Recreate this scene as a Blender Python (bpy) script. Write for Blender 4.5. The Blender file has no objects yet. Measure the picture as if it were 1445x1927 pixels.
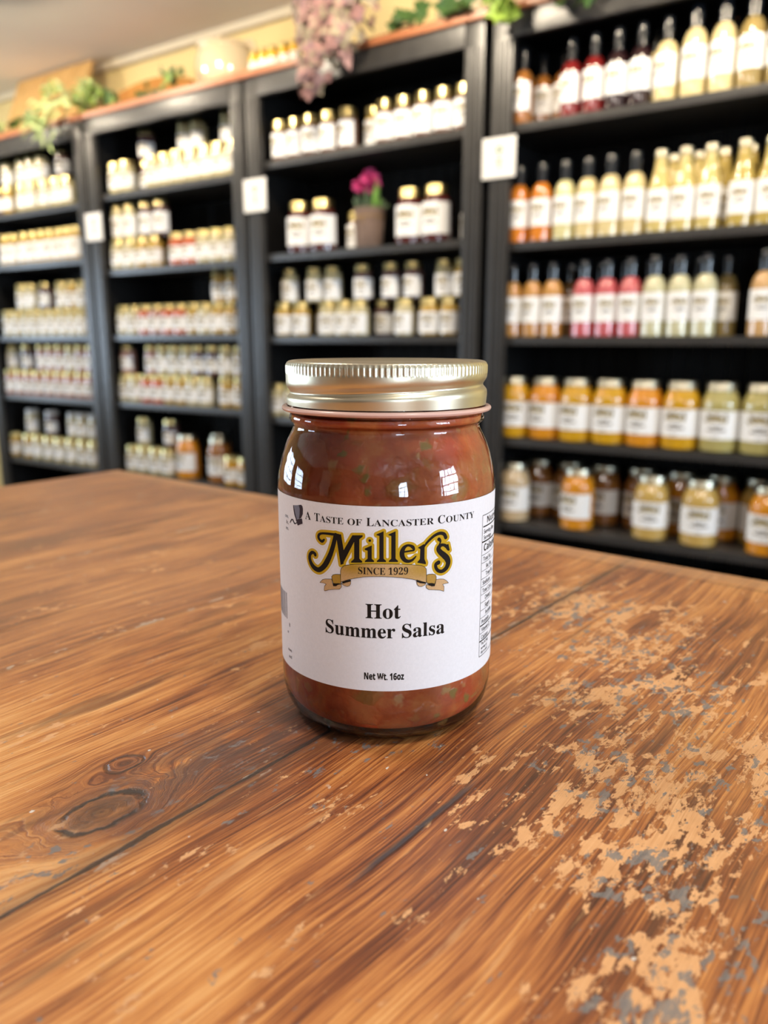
import bpy, bmesh, math, random
from mathutils import Vector, Matrix
from mathutils.geometry import delaunay_2d_cdt
random.seed(7)
R_ = math.radians
scene = bpy.context.scene
COL = scene.collection

# ------------------------------------------------------------------ camera, light, exposure
CAM_Z = 1.03                 # camera height; the table top is 14 cm lower
PITCH = math.atan(323.5 / 1480.0)
cd = bpy.data.cameras.new('camera')
cam = bpy.data.objects.new('camera', cd)
COL.objects.link(cam)
cam.location = (0, 0, CAM_Z)
cam.rotation_euler = (math.pi / 2 - PITCH, 0, 0)
cd.sensor_fit = 'AUTO'
cd.sensor_width = 36.0
cd.lens = 1480.0 / 1927.0 * 36.0
cd.clip_start = 0.01
cd.dof.use_dof = True
cd.dof.focus_distance = 0.264
cd.dof.aperture_fstop = 9.4
cd.dof.aperture_blades = 0
scene.camera = cam

scene.view_settings.view_transform = 'Standard'
scene.view_settings.look = 'None'
scene.view_settings.gamma = 1.0
scene.view_settings.use_curve_mapping = False
scene.view_settings.exposure = -1.1
cy = scene.cycles
cy.use_denoising = True
cy.max_bounces = 8
cy.diffuse_bounces = 4
cy.glossy_bounces = 4
cy.transmission_bounces = 6
cy.transparent_max_bounces = 12
cy.caustics_reflective = False
cy.caustics_refractive = False
cy.sample_clamp_indirect = 4.0
cy.use_adaptive_sampling = True
cy.adaptive_threshold = 0.015

world = bpy.data.worlds.new('world')
scene.world = world
world.use_nodes = True
world.node_tree.nodes['Background'].inputs[0].default_value = (0.75, 0.85, 1.0, 1)
world.node_tree.nodes['Background'].inputs[1].default_value = 0.6

# the shelf wall runs at 34.3 degrees to the view; s = along it, d = depth into it, z = above the camera
TN = R_(34.3)
SV = Vector((math.cos(TN), -math.sin(TN), 0))
NV = Vector((math.sin(TN), math.cos(TN), 0))
DWALL = 2.05
def W(s, d, z):
    return NV * (DWALL + d) + SV * s + Vector((0, 0, CAM_Z + z))
ROTW = -TN

DAY_LEFT, DAY_RIGHT, WARM = 160.0, 220.0, 17.5
def area(name, loc, direction, sx, sy, energy, color, shape='RECTANGLE', spread=180):
    ld = bpy.data.lights.new(name, 'AREA')
    ld.shape = shape
    ld.size = sx
    ld.size_y = sy
    ld.energy = energy
    ld.color = color
    ld.spread = R_(spread)
    o = bpy.data.objects.new(name, ld)
    COL.objects.link(o)
    o.location = loc
    o.rotation_euler = Vector(direction).to_track_quat('-Z', 'Y').to_euler()
    return o
S_LEFT, S_RIGHT, D_BACK, D_WALL = -5.0, 2.6, -5.2, 0.335
CEIL_Z, FLOOR_Z = 1.15, -CAM_Z
# windows: (wall, d0, d1, z0, z1)
WINDOWS = [('left', -4.35, -3.15, -0.42, 0.62), ('left', -2.35, -0.75, -0.42, 0.62),
           ('right', -4.60, -3.70, -0.15, 0.80), ('right', -1.75, -0.70, -0.25, 0.80)]
for w, d0, d1, z0, z1 in WINDOWS:
    sgn = -1 if w == 'left' else 1
    s = (S_LEFT - 0.16) if w == 'left' else (S_RIGHT + 0.16)
    e = (DAY_LEFT if w == 'left' else DAY_RIGHT)
    area('window_daylight', W(s, (d0 + d1) / 2, (z0 + z1) / 2), -SV * sgn, d1 - d0, z1 - z0,
         e, (0.66, 0.82, 1.0))
LAMPS = [(-3.45, -0.5), (-2.7, -0.5), (-1.95, -0.5), (-1.2, -0.5), (-0.45, -0.5), (0.3, -0.5)]
ROUND_FILL = [(-0.95, -1.95), (0.45, -1.95)]  # unseen fill lights, added overhead to brighten the table
for s, d in LAMPS:
    area('ceiling_glow', W(s, d, CEIL_Z - 0.115), Vector((0, 0, -1)) + NV * 2.2, 0.11, 0.11, WARM, (1.0, 0.85, 0.64), 'DISK', 170)
for s, d in ROUND_FILL:
    area('ceiling_glow', W(s, d, CEIL_Z - 0.062), Vector((0, 0, -1)), 0.27, 0.27, 20.0, (1.0, 0.92, 0.82), 'DISK', 180)

# ------------------------------------------------------------------ node helpers
class NT:
    def __init__(self, name):
        self.m = bpy.data.materials.new(name)
        self.m.use_nodes = True
        self.t = self.m.node_tree
        self.b = self.t.nodes['Principled BSDF']
        self.out = self.t.nodes['Material Output']
    def n(self, typ, **kw):
        nd = self.t.nodes.new(typ)
        for k, v in kw.items():
            setattr(nd, k, v)
        return nd
    def put(self, sock, v):
        if v is None:
            return
        if isinstance(v, bpy.types.NodeSocket):
            self.t.links.new(v, sock)
        elif isinstance(v, (tuple, list)) and len(v) == 3 and sock.type == 'RGBA':
            sock.default_value = (*v, 1)
        else:
            sock.default_value = v
    def math(self, op, a, b=None, c=None, clamp=False):
        nd = self.n('ShaderNodeMath', operation=op, use_clamp=clamp)
        self.put(nd.inputs[0], a)
        if b is not None: self.put(nd.inputs[1], b)
        if c is not None: self.put(nd.inputs[2], c)
        return nd.outputs[0]
    def mix(self, f, a, b, typ='RGBA', blend='MIX'):
        nd = self.n('ShaderNodeMix', data_type=typ)
        i = {'FLOAT': (2, 3, 0), 'RGBA': (6, 7, 2)}[typ]
        if typ == 'RGBA': nd.blend_type = blend
        self.put(nd.inputs[0], f); self.put(nd.inputs[i[0]], a); self.put(nd.inputs[i[1]], b)
        return nd.outputs[i[2]]
    def noise(self, vec, scale, detail=3, rough=0.5, dist=0.0, color=False):
        nd = self.n('ShaderNodeTexNoise')
        self.put(nd.inputs['Vector'], vec)
        nd.inputs['Scale'].default_value = scale
        nd.inputs['Detail'].default_value = detail
        nd.inputs['Roughness'].default_value = rough
        nd.inputs['Distortion'].default_value = dist
        return nd.outputs['Color' if color else 'Fac']
    def ramp(self, f, stops):
        nd = self.n('ShaderNodeValToRGB')
        els = nd.color_ramp.elements
        while len(els) < len(stops): els.new(0.5)
        for e, (p, c) in zip(els, stops):
            e.position = p
            e.color = (c, c, c, 1) if not isinstance(c, (tuple, list)) else (*c, 1)
        self.put(nd.inputs[0], f)
        return nd.outputs[0]
    def step(self, f, lo, hi):
        nd = self.n('ShaderNodeMapRange', interpolation_type='SMOOTHSTEP')
        self.put(nd.inputs[0], f)
        nd.inputs[1].default_value = lo; nd.inputs[2].default_value = hi
        return nd.outputs[0]
    def xyz(self, x, y, z=0.0):
        nd = self.n('ShaderNodeCombineXYZ')
        self.put(nd.inputs[0], x); self.put(nd.inputs[1], y); self.put(nd.inputs[2], z)
        return nd.outputs[0]
    def obj(self):
        return self.n('ShaderNodeTexCoord').outputs['Object']
    def sep(self, v):
        nd = self.n('ShaderNodeSeparateXYZ'); self.put(nd.inputs[0], v)
        return nd.outputs
    def bump(self, h, dist, strength=1.0):
        nd = self.n('ShaderNodeBump')
        nd.inputs['Strength'].default_value = strength
        nd.inputs['Distance'].default_value = dist
        self.put(nd.inputs['Height'], h)
        self.put(self.b.inputs['Normal'], nd.outputs[0])
    def gauss(self, x, y, cx, cy_, sx, sy):
        a = self.math('POWER', self.math('MULTIPLY', self.math('SUBTRACT', x, cx), 1 / sx), 2.0)
        b = self.math('POWER', self.math('MULTIPLY', self.math('SUBTRACT', y, cy_), 1 / sy), 2.0)
        return self.math('POWER', 2.71828, self.math('MULTIPLY', self.math('ADD', a, b), -1.0))

def mat(name, col, rough=0.5, metal=0.0, coat=0.0, spec=0.5, vary=0.0, scale=20.0, bump=0.0, sheen=0.0, coat_rough=0.03):
    k = NT(name)
    if vary > 0:
        nz = k.noise(k.obj(), scale, 4, 0.6)
        k.put(k.b.inputs['Base Color'], k.mix(nz, [max(0, c * (1 - vary)) for c in col], [min(1, c * (1 + vary)) for c in col]))
        if bump > 0: k.bump(nz, bump)
    else:
        k.put(k.b.inputs['Base Color'], col)
    k.b.inputs['Roughness'].default_value = rough
    k.b.inputs['Metallic'].default_value = metal
    k.b.inputs['Coat Weight'].default_value = coat
    k.b.inputs['Coat Roughness'].default_value = coat_rough
    k.b.inputs['Specular IOR Level'].default_value = spec
    return k.m

def tag(o, label=None, cat=None, group=None, kind=None):
    if label: o['label'] = label
    if cat: o['category'] = cat
    if group: o['group'] = group
    if kind: o['kind'] = kind
    return o
def link(name, me, parent=None, mats=(), loc=None, rotz=None):
    o = bpy.data.objects.new(name, me)
    COL.objects.link(o)
    if mats and len(me.materials) == 0:
        for m_ in mats: me.materials.append(m_)
    if parent: o.parent = parent
    if loc is not None: o.location = loc
    if rotz is not None: o.rotation_euler = (0, 0, rotz)
    return o
def empty(name, loc, rotz=0.0):
    o = bpy.data.objects.new(name, None)
    COL.objects.link(o)
    o.location = loc
    o.rotation_euler = (0, 0, rotz)
    o.empty_display_size = 0.05
    return o
def finish(bm, name, smooth=True, angle=40):
    me = bpy.data.meshes.new(name)
    bm.normal_update()
    bm.to_mesh(me)
    bm.free()
    if smooth:
        for p in me.polygons: p.use_smooth = True
        try: me.set_sharp_from_angle(angle=R_(angle))
        except Exception: pass
    return me
def box(bm, x0, x1, y0, y1, z0, z1, mi=0, bev=0.0):
    vs = [bm.verts.new((x, y, z)) for x in (x0, x1) for y in (y0, y1) for z in (z0, z1)]
    fs = []
    for idx in ((0, 1, 3, 2), (4, 6, 7, 5), (0, 4, 5, 1), (2, 3, 7, 6), (0, 2, 6, 4), (1, 5, 7, 3)):
        f = bm.faces.new([vs[i] for i in idx]); f.material_index = mi; fs.append(f)
    if bev > 0:
        es = list({e for f in fs for e in f.edges})
        bmesh.ops.bevel(bm, geom=es, offset=bev, segments=2, profile=0.7, affect='EDGES')
def boxmesh(name, *a, bev=0.0):
    bm = bmesh.new()
    box(bm, *a, bev=bev)
    bmesh.ops.recalc_face_normals(bm, faces=bm.faces)
    return finish(bm, name)
def crom(pts, n=6):
    """Catmull-Rom through tuples of any length."""
    P = [pts[0]] + list(pts) + [pts[-1]]
    out = []
    for i in range(1, len(P) - 2):
        for j in range(n):
            t = j / n
            out.append(tuple(0.5 * (2 * b + (c - a) * t + (2 * a - 5 * b + 4 * c - d) * t * t + (3 * b - a - 3 * c + d) * t ** 3)
                             for a, b, c, d in zip(P[i - 1], P[i], P[i + 1], P[i + 2])))
    out.append(tuple(pts[-1]))
    return out
def lathe(bm, prof, segs=32, mi=0, mfun=None, cap=True):
    rings = []
    for r, z in prof:
        if r < 1e-6:
            rings.append([bm.verts.new((0, 0, z))])
        else:
            rings.append([bm.verts.new((r * math.sin(2 * math.pi * k / segs), -r * math.cos(2 * math.pi * k / segs), z)) for k in range(segs)])
    for a, b in zip(rings, rings[1:]):
        for k in range(segs):
            k2 = (k + 1) % segs
            if len(a) == 1 and len(b) == 1: continue
            if len(a) == 1: f = bm.faces.new((a[0], b[k2], b[k]))
            elif len(b) == 1: f = bm.faces.new((a[k], a[k2], b[0]))
            else: f = bm.faces.new((a[k], a[k2], b[k2], b[k]))
            f.material_index = mi
def lathemesh(name, prof, segs=32):
    bm = bmesh.new()
    lathe(bm, prof, segs)
    bmesh.ops.recalc_face_normals(bm, faces=bm.faces)
    return finish(bm, name)
def tube(bm, pts, rad, segs=8, mi=0):
    rings = []
    n = len(pts)
    for i, p in enumerate(pts):
        p = Vector(p)
        t = (Vector(pts[min(i + 1, n - 1)]) - Vector(pts[max(i - 1, 0)])).normalized()
        a = t.cross(Vector((0, 0, 1)))
        if a.length < 1e-3: a = t.cross(Vector((1, 0, 0)))
        a.normalize(); b = t.cross(a)
        r = rad[i] if isinstance(rad, (list, tuple)) else rad
        rings.append([bm.verts.new(p + a * r * math.cos(2 * math.pi * k / segs) + b * r * math.sin(2 * math.pi * k / segs)) for k in range(segs)])
    for a, b in zip(rings, rings[1:]):
        for k in range(segs):
            f = bm.faces.new((a[k], a[(k + 1) % segs], b[(k + 1) % segs], b[k])); f.material_index = mi
    f = bm.faces.new(rings[0][::-1]); f.material_index = mi
    f = bm.faces.new(rings[-1]); f.material_index = mi

# ------------------------------------------------------------------ room
def structure(name, me, m):
    o = link(name, me, mats=[m], loc=W(0, 0, 0) - Vector((0, 0, 0)), rotz=ROTW)
    o['kind'] = 'structure'
    return o
M_wall = mat('cream_plaster', (0.86, 0.70, 0.34), 0.8, vary=0.05, scale=6, bump=0.002)
M_ceil = mat('ceiling_plaster', (0.80, 0.73, 0.62), 0.85, vary=0.06, scale=3)
M_trimw = mat('cornice_paint', (0.74, 0.66, 0.50), 0.6)
def floor_mat():
    k = NT('floor_boards')
    v = k.sep(k.obj())
    pl = k.math('FLOOR', k.math('DIVIDE', v[1], 0.12))
    g = k.noise(k.xyz(k.math('MULTIPLY', v[0], 3), k.math('MULTIPLY', v[1], 60), pl), 1.0, 4, 0.6)
    k.put(k.b.inputs['Base Color'], k.ramp(g, [(0.3, (0.10, 0.05, 0.025)), (0.7, (0.25, 0.14, 0.07))]))
    k.b.inputs['Roughness'].default_value = 0.45
    return k.m
M_floor = floor_mat()
zf, zc = FLOOR_Z, CEIL_Z
structure('floor', boxmesh('floor', S_LEFT - .1, S_RIGHT + .1, D_BACK - .1, D_WALL + .1, zf - .1, zf), M_floor)
structure('ceiling', boxmesh('ceiling', S_LEFT - .1, S_RIGHT + .1, D_BACK - .1, D_WALL + .1, zc, zc + .1), M_ceil)
structure('wall_front', boxmesh('wall_front', S_LEFT, S_RIGHT, D_WALL, D_WALL + .1, zf, zc), M_wall)
structure('wall_back', boxmesh('wall_back', S_LEFT, S_RIGHT, D_BACK - .1, D_BACK, zf, zc), mat('dark_panelling', (.16, .10, .06), .6, vary=.2, scale=4))
structure('door_1', boxmesh('door_1', -2.6, -1.7, D_BACK, D_BACK + .04, zf, zc - .15, bev=.01), mat('door_paint', (.72, .62, .45), .5))
structure('trim_1', boxmesh('cornice', S_LEFT, S_RIGHT, D_WALL - .03, D_WALL, zc - .03, zc, bev=.006), M_trimw)
def pierced(side):
    s0, s1 = (S_LEFT - .1, S_LEFT) if side == 'left' else (S_RIGHT, S_RIGHT + .1)
    bm = bmesh.new()
    ws = sorted([w[1:] for w in WINDOWS if w[0] == side])
    d = D_BACK
    for d0, d1, z0, z1 in ws:
        box(bm, s0, s1, d, d0, zf, zc)
        box(bm, s0, s1, d0, d1, zf, z0)
        box(bm, s0, s1, d0, d1, z1, zc)
        d = d1
    box(bm, s0, s1, d, D_WALL, zf, zc)
    structure('wall_' + side, finish(bm, 'wall', False), M_wall)
    return ws
M_white_paint = mat('window_paint', (0.75, 0.74, 0.70), 0.45)
wn = 0
for side in ('left', 'right'):
    s0, s1 = (S_LEFT - .1, S_LEFT) if side == 'left' else (S_RIGHT, S_RIGHT + .1)
    for d0, d1, z0, z1 in pierced(side):
        wn += 1
        bm = bmesh.new()
        sm = (s0 + s1) / 2
        t = .035
        for a in ((d0, d0 + t, z0, z1), (d1 - t, d1, z0, z1), (d0, d1, z0, z0 + t), (d0, d1, z1 - t, z1)):
            box(bm, s0 + .01, s1 - .01, *a)
        for i in range(1, 4):
            dd = d0 + (d1 - d0) * i / 4
            box(bm, sm - .012, sm + .012, dd - .018, dd + .018, z0, z1)
        for i in range(1, 4):
            zz = z0 + (z1 - z0) * i / 4
            box(bm, sm - .012, sm + .012, d0, d1, zz - .018, zz + .018)
        structure('window_%d' % wn, finish(bm, 'window', False), M_white_paint)

M_lampcan = mat('lamp_metal', (0.05, 0.05, 0.05), 0.4, 0.6)
bm = bmesh.new()
lathe(bm, [(0, 0), (.045, 0), (.05, -.01), (.075, -.09), (.075, -.11), (.069, -.11), (.066, -.09), (.04, -.02), (0, -.02)], 24)
bmesh.ops.recalc_face_normals(bm, faces=bm.faces)
lamp_me = finish(bm, 'spot_can')
lamp_me.materials.append(M_lampcan)
ORD = ['first', 'second', 'third', 'fourth', 'fifth', 'sixth', 'seventh', 'eighth', 'ninth', 'tenth', 'eleventh', 'twelfth']
for i, (s, d) in enumerate(LAMPS):
    o = link('ceiling_lamp', lamp_me, loc=W(s, d, CEIL_Z), rotz=ROTW)
    tag(o, 'black can ceiling lamp, %s along the ceiling before the bookcases' % ORD[i], 'lamp', 'black ceiling lamps')
round_me = lathemesh('fill_fixture', [(0, 0), (.15, 0), (.155, -.01), (.155, -.06), (.145, -.06), (.14, -.05), (0, -.05)], 32)  # housing for the added fill lights
round_me.materials.append(mat('white_enamel', (.7, .7, .68), .4))
for i, (s, d) in enumerate(ROUND_FILL):
    o = link('fill_light', round_me, loc=W(s, d, CEIL_Z), rotz=ROTW)
    tag(o, 'added round white fill light above the %s of the plank table' % ('far side' if i == 0 else 'near side'), 'lamp', 'added round fill lights')

# ------------------------------------------------------------------ table
TZ = CAM_Z - 0.140
GA = R_(38.2)                                  # the boards run 38.2 degrees right of the view
TX = Vector((-math.sin(GA), -math.cos(GA), 0))  # local x: along the boards, toward the viewer
TY = Vector((math.cos(GA), -math.sin(GA), 0))   # local y: along the far end
TABLE_AT = Vector((-0.2952, 0.8628, TZ))
TROT = math.atan2(TX.y, TX.x)
def table_mat():
    k = NT('worn_pine_boards')
    o = k.obj()
    x, y, z = k.sep(o)
    M = k.math
    PW, Y0 = 0.1472, 0.4390
    f = M('DIVIDE', M('SUBTRACT', y, Y0), PW)
    pid = M('MINIMUM', M('FLOOR', f), 1.0)
    wn_ = k.n('ShaderNodeTexWhiteNoise', noise_dimensions='1D'); k.put(wn_.inputs['W'], pid)
    h = wn_.outputs['Value']
    off = M('MULTIPLY', h, 7.0)
    # knots bend the grain
    def dist(cx, cy_, sx, sy):
        a = M('POWER', M('MULTIPLY', M('SUBTRACT', x, cx), sx), 2.0)
        b = M('POWER', M('MULTIPLY', M('SUBTRACT', y, cy_), sy), 2.0)
        return M('SQRT', M('ADD', a, b))
    wob = k.noise(o, 120, 4)
    d1 = M('ADD', dist(.380, .566, .62, 1.0), M('MULTIPLY', M('SUBTRACT', wob, .5), .006))
    d2 = M('ADD', dist(.360, .547, .70, 1.0), M('MULTIPLY', M('SUBTRACT', wob, .5), .004))
    k1 = M('POWER', 2.71828, M('MULTIPLY', M('POWER', M('DIVIDE', d1, .0125), 2.0), -1.0))
    k2 = M('POWER', 2.71828, M('MULTIPLY', M('POWER', M('DIVIDE', d2, .0080), 2.0), -1.0))
    wav = M('MULTIPLY', M('SUBTRACT', k.noise(k.xyz(M('MULTIPLY', x, 5), M('MULTIPLY', y, 9), off), 1.0, 2), .5), .022)
    c = M('ADD', y, wav)
    c = k.mix(k1, c, M('ADD', d1, .5), 'FLOAT')
    c = k.mix(k2, c, M('ADD', d2, .54), 'FLOAT')
    ax = M('ADD', x, off)
    fib = k.noise(k.xyz(M('MULTIPLY', ax, 26), M('MULTIPLY', c, 1150), off), 1.0, 3, .6)
    mid = k.noise(k.xyz(M('MULTIPLY', ax, 9), M('MULTIPLY', c, 300), off), 1.0, 6, .66)
    big = k.noise(k.xyz(M('MULTIPLY', ax, 4.2), M('MULTIPLY', c, 46), off), 1.0, 5, .6, .4)
    patch = k.noise(k.xyz(M('MULTIPLY', ax, 9), M('MULTIPLY', y, 24), off), 1.0, 5, .6, .6)
    tone = M('ADD', M('ADD', M('MULTIPLY', fib, .34), M('MULTIPLY', mid, .34)), M('ADD', M('MULTIPLY', big, .22), M('MULTIPLY', patch, .28)))
    tone = M('ADD', M('MULTIPLY', M('SUBTRACT', tone, .59), 1.35), .535)
    tone = M('ADD', tone, M('MULTIPLY', M('SUBTRACT', h, .5), .06))
    # golden, less stained wood on the near boards; redder round the knots
    tone = M('ADD', tone, M('MULTIPLY', k.step(x, .33, .41), .095))
    tone = M('ADD', tone, M('MULTIPLY', M('ADD', k1, k2), -.10))
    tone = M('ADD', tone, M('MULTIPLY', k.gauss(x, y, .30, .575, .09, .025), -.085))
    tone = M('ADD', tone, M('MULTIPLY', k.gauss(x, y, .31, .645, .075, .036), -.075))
    col = k.ramp(tone, [(.36, (.070, .021, .010)), (.45, (.225, .064, .020)), (.53, (.440, .155, .042)), (.61, (.640, .275, .080)), (.72, (.800, .430, .165))])
    col = k.mix(M('MULTIPLY', k.step(y, .50, .40), .30), col, (.56, .31, .17))  # left boards paler and greyer: daylight haze put into the colour
    # soaked dark streaks
    st = k.noise(k.xyz(M('MULTIPLY', ax, 8), M('MULTIPLY', y, 55), 3.1), 1.0, 5, .6)
    col = k.mix(M('MULTIPLY', k.step(st, .56, .68), .65), col, (.115, .042, .020))
    # rubbed-through finish: pale raw wood with ragged edges
    n1 = k.noise(k.xyz(M('MULTIPLY', x, 34), M('MULTIPLY', y, 62), 1.7), 1.0, 6, .65, .4)
    n2 = k.noise(k.xyz(M('MULTIPLY', x, 120), M('MULTIPLY', y, 260), 4.4), 1.0, 8, .68, .2)
    wnz = M('ADD', M('MULTIPLY', n1, .47), M('MULTIPLY', n2, .53))
    g = k.gauss(x, y, .195, .672, .065, .040)
    for a in ((.265, .690, .050, .040), (.232, .735, .06, .035), (.150, .64, .05, .03), (.300, .705, .035, .022), (.115, .60, .05, .05), (.345, .72, .03, .02)):
        g = M('MAXIMUM', g, k.gauss(x, y, *a))
    worn = k.step(M('ADD', wnz, M('MULTIPLY', g, .108)), .582, .612)
    streak = k.noise(k.xyz(M('MULTIPLY', ax, 11), M('MULTIPLY', c, 120), 8.0), 1.0, 6, .65)
    worn2 = M('MULTIPLY', k.step(streak, .615, .68), k.step(y, .50, .63))
    wcol = k.mix(M('ADD', M('MULTIPLY', k.noise(o, 130, 4), .55), M('MULTIPLY', fib, .45)), (.52, .22, .075), (.92, .54, .26))
    col = k.mix(worn, col, wcol)
    col = k.mix(M('MULTIPLY', worn2, .55), col, (.68, .36, .15))
    # grey-blue filler and old paint in the hollows
    gn = k.noise(k.xyz(M('MULTIPLY', x, 135), M('MULTIPLY', y, 225), 5.5), 1.0, 7, .66, .3)
    g2 = M('MAXIMUM', g, k.gauss(x, y, .318, .733, .03, .02))
    g2 = M('MAXIMUM', g2, M('MULTIPLY', k.gauss(x, y, .40, .575, .03, .018), .6))
    g2 = M('MAXIMUM', g2, M('MULTIPLY', k.gauss(x, y, .30, .60, .06, .03), .55))
    grey = k.step(M('ADD', gn, M('MULTIPLY', g2, .118)), .652, .69)
    col = k.mix(M('MULTIPLY', grey, .85), col, k.mix(fib, (.11, .115, .12), (.26, .25, .24)))
    # smoky stain and old filler round the knots
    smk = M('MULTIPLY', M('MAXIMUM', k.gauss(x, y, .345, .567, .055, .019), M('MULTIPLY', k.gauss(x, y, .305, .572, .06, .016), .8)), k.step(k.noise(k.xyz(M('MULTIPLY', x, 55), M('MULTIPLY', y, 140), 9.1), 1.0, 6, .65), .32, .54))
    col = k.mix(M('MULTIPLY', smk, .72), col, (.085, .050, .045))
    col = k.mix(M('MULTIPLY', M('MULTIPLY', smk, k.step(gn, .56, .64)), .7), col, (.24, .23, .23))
    # white flecks of old paint
    sp = k.noise(o, 230, 2, .5)
    sp2 = k.noise(o, 17, 2, .5)
    fleck = M('MULTIPLY', k.step(sp, .725, .755), k.step(sp2, .44, .54))
    col = k.mix(fleck, col, (.72, .64, .56))
    # knots: dark heart, cracked dark ring
    heart = k.step(d1, .0080, .0055)
    col = k.mix(M('MULTIPLY', heart, .7), col, k.ramp(k.noise(k.xyz(M('MULTIPLY', x, 60), M('MULTIPLY', y, 160), 0), 1.0, 5, .7), [(.35, (.035, .022, .016)), (.55, (.16, .065, .025)), (.7, (.42, .18, .06))]))
    ring = M('MULTIPLY', k.step(M('ABSOLUTE', M('SUBTRACT', d1, .0082)), .0013, .0003), k.step(wob, .36, .48))
    ring2 = M('MULTIPLY', k.step(M('ABSOLUTE', M('SUBTRACT', d2, .0046)), .0009, .0002), k.step(wob, .36, .46))
    col = k.mix(M('MULTIPLY', M('MAXIMUM', ring, M('MULTIPLY', ring2, .7)), .9), col, (.020, .016, .015))
    # joints between boards, with pale chips along them, and one drying crack
    jn = M('MULTIPLY', M('SUBTRACT', k.noise(k.xyz(M('MULTIPLY', x, 30), pid, 0), 1.0, 4, .7), .5), .004)
    fr = M('FRACT', M('ADD', f, M('DIVIDE', jn, PW)))
    jd = M('MULTIPLY', M('MINIMUM', fr, M('SUBTRACT', 1.0, fr)), PW)
    jd = M('ADD', jd, M('MULTIPLY', k.step(y, .66, .67), .1))
    strong = k.mix(k.step(y, .50, .52), .30, 1.0, 'FLOAT')
    joint = M('MULTIPLY', k.step(jd, .0011, .0004), strong)
    chip = M('MULTIPLY', k.step(jd, .0036, .0018), k.step(k.noise(k.xyz(M('MULTIPLY', x, 75), M('MULTIPLY', y, 150), 2.2), 1.0, 4, .6), .585, .63))
    col = k.mix(M('MULTIPLY', chip, .85), col, (.70, .55, .42))
    shade = M('MULTIPLY', k.step(jd, .008, .001), strong)
    col = k.mix(M('MULTIPLY', shade, .5), col, (.10, .040, .020))
    col = k.mix(M('MULTIPLY', joint, .85), col, (.022, .016, .014))
    cr = M('ABSOLUTE', M('SUBTRACT', M('ADD', y, M('MULTIPLY', jn, .6)), .6465))
    crack = M('MULTIPLY', k.step(cr, .0016, .0004), M('MULTIPLY', k.step(x, .29, .305), k.step(x, .365, .345)))
    col = k.mix(M('MULTIPLY', crack, .85), col, (.035, .038, .045))
    # the far end is rubbed paler
    col = k.mix(M('MULTIPLY', k.step(x, .026, .017), .55), col, (.56, .30, .14))
    el = k.step(M('ABSOLUTE', M('SUBTRACT', x, .026)), .0016, .0006)
    col = k.mix(M('MULTIPLY', el, .5), col, (.09, .04, .02))
    k.put(k.b.inputs['Base Color'], col)
    k.put(k.b.inputs['Roughness'], M('ADD', M('ADD', .30, M('MULTIPLY', mid, .18)), M('MULTIPLY', worn, .18)))
    k.b.inputs['Coat Weight'].default_value = .25
    k.b.inputs['Coat Roughness'].default_value = .42
    hgt = M('ADD', M('MULTIPLY', fib, .30), M('MULTIPLY', mid, .55))
    hgt = M('SUBTRACT', hgt, M('ADD', M('MULTIPLY', worn, .10), M('MULTIPLY', M('MAXIMUM', M('MAXIMUM', joint, crack), M('MAXIMUM', ring, ring2)), 1.2)))
    hgt = M('ADD', hgt, M('MULTIPLY', fleck, .25))
    k.bump(hgt, .0009, .8)
    return k.m
M_table = table_mat()
M_tleg = mat('table_leg_wood', (.13, .065, .03), .5, vary=.3, scale=25)
TL, TW = 1.85, 1.325
table = tag(empty('wooden_table', TABLE_AT, TROT), 'worn brown plank table under the salsa jar', 'table')
top = link('tabletop', boxmesh('tabletop', 0, TL, 0, TW, -.042, 0, bev=.004), table, [M_table])
bm = bmesh.new()
for a in ((.08, TL - .08, .08, .105), (.08, TL - .08, TW - .105, TW - .08)):
    box(bm, a[0], a[1], a[2], a[3], -.15, -.042)
for a in ((.08, .105), (TL - .105, TL - .08)):
    box(bm, a[0], a[1], .105, TW - .105, -.15, -.042)
link('apron', finish(bm, 'apron', False), table, [M_tleg])
for a, b in ((.07, .07), (.07, TW - .15), (TL - .15, .07), (TL - .15, TW - .15)):
    link('leg', boxmesh('leg', a, a + .08, b, b + .08, -TZ, -.042, bev=.006), table, [M_tleg])

# ------------------------------------------------------------------ flat printing, wrapped on a cylinder
SER = {}
for i in range(26):
    SER[chr(65 + i)] = chr(0x1D400 + i); SER[chr(97 + i)] = chr(0x1D41A + i)
for i in range(10): SER[str(i)] = chr(0x1D7CE + i)
SAN = {}
for i in range(26):
    SAN[chr(65 + i)] = chr(0x1D5D4 + i); SAN[chr(97 + i)] = chr(0x1D5EE + i)
for i in range(10): SAN[str(i)] = chr(0x1D7EC + i)
_tc = {}
def text_mesh(s, style, offset=0.0, res=4):
    key = (s, style, offset, res)
    if key in _tc: return _tc[key]
    mp = {'serif': SER, 'bold': SAN, 'plain': {}}[style]
    cu = bpy.data.curves.new('lettering', 'FONT')
    cu.body = ''.join(mp.get(c, c) for c in s)
    cu.offset = offset
    cu.resolution_u = res
    ob = bpy.data.objects.new('lettering', cu)
    COL.objects.link(ob)
    dg = bpy.context.evaluated_depsgraph_get()
    ev = ob.evaluated_get(dg)
    me = ev.to_mesh()
    vs = [(v.co.x, v.co.y) for v in me.vertices]
    ps = [tuple(p.vertices) for p in me.polygons]
    ev.to_mesh_clear()
    bpy.data.objects.remove(ob)
    bpy.data.curves.remove(cu)
    _tc[key] = (vs, ps)
    return vs, ps
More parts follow.
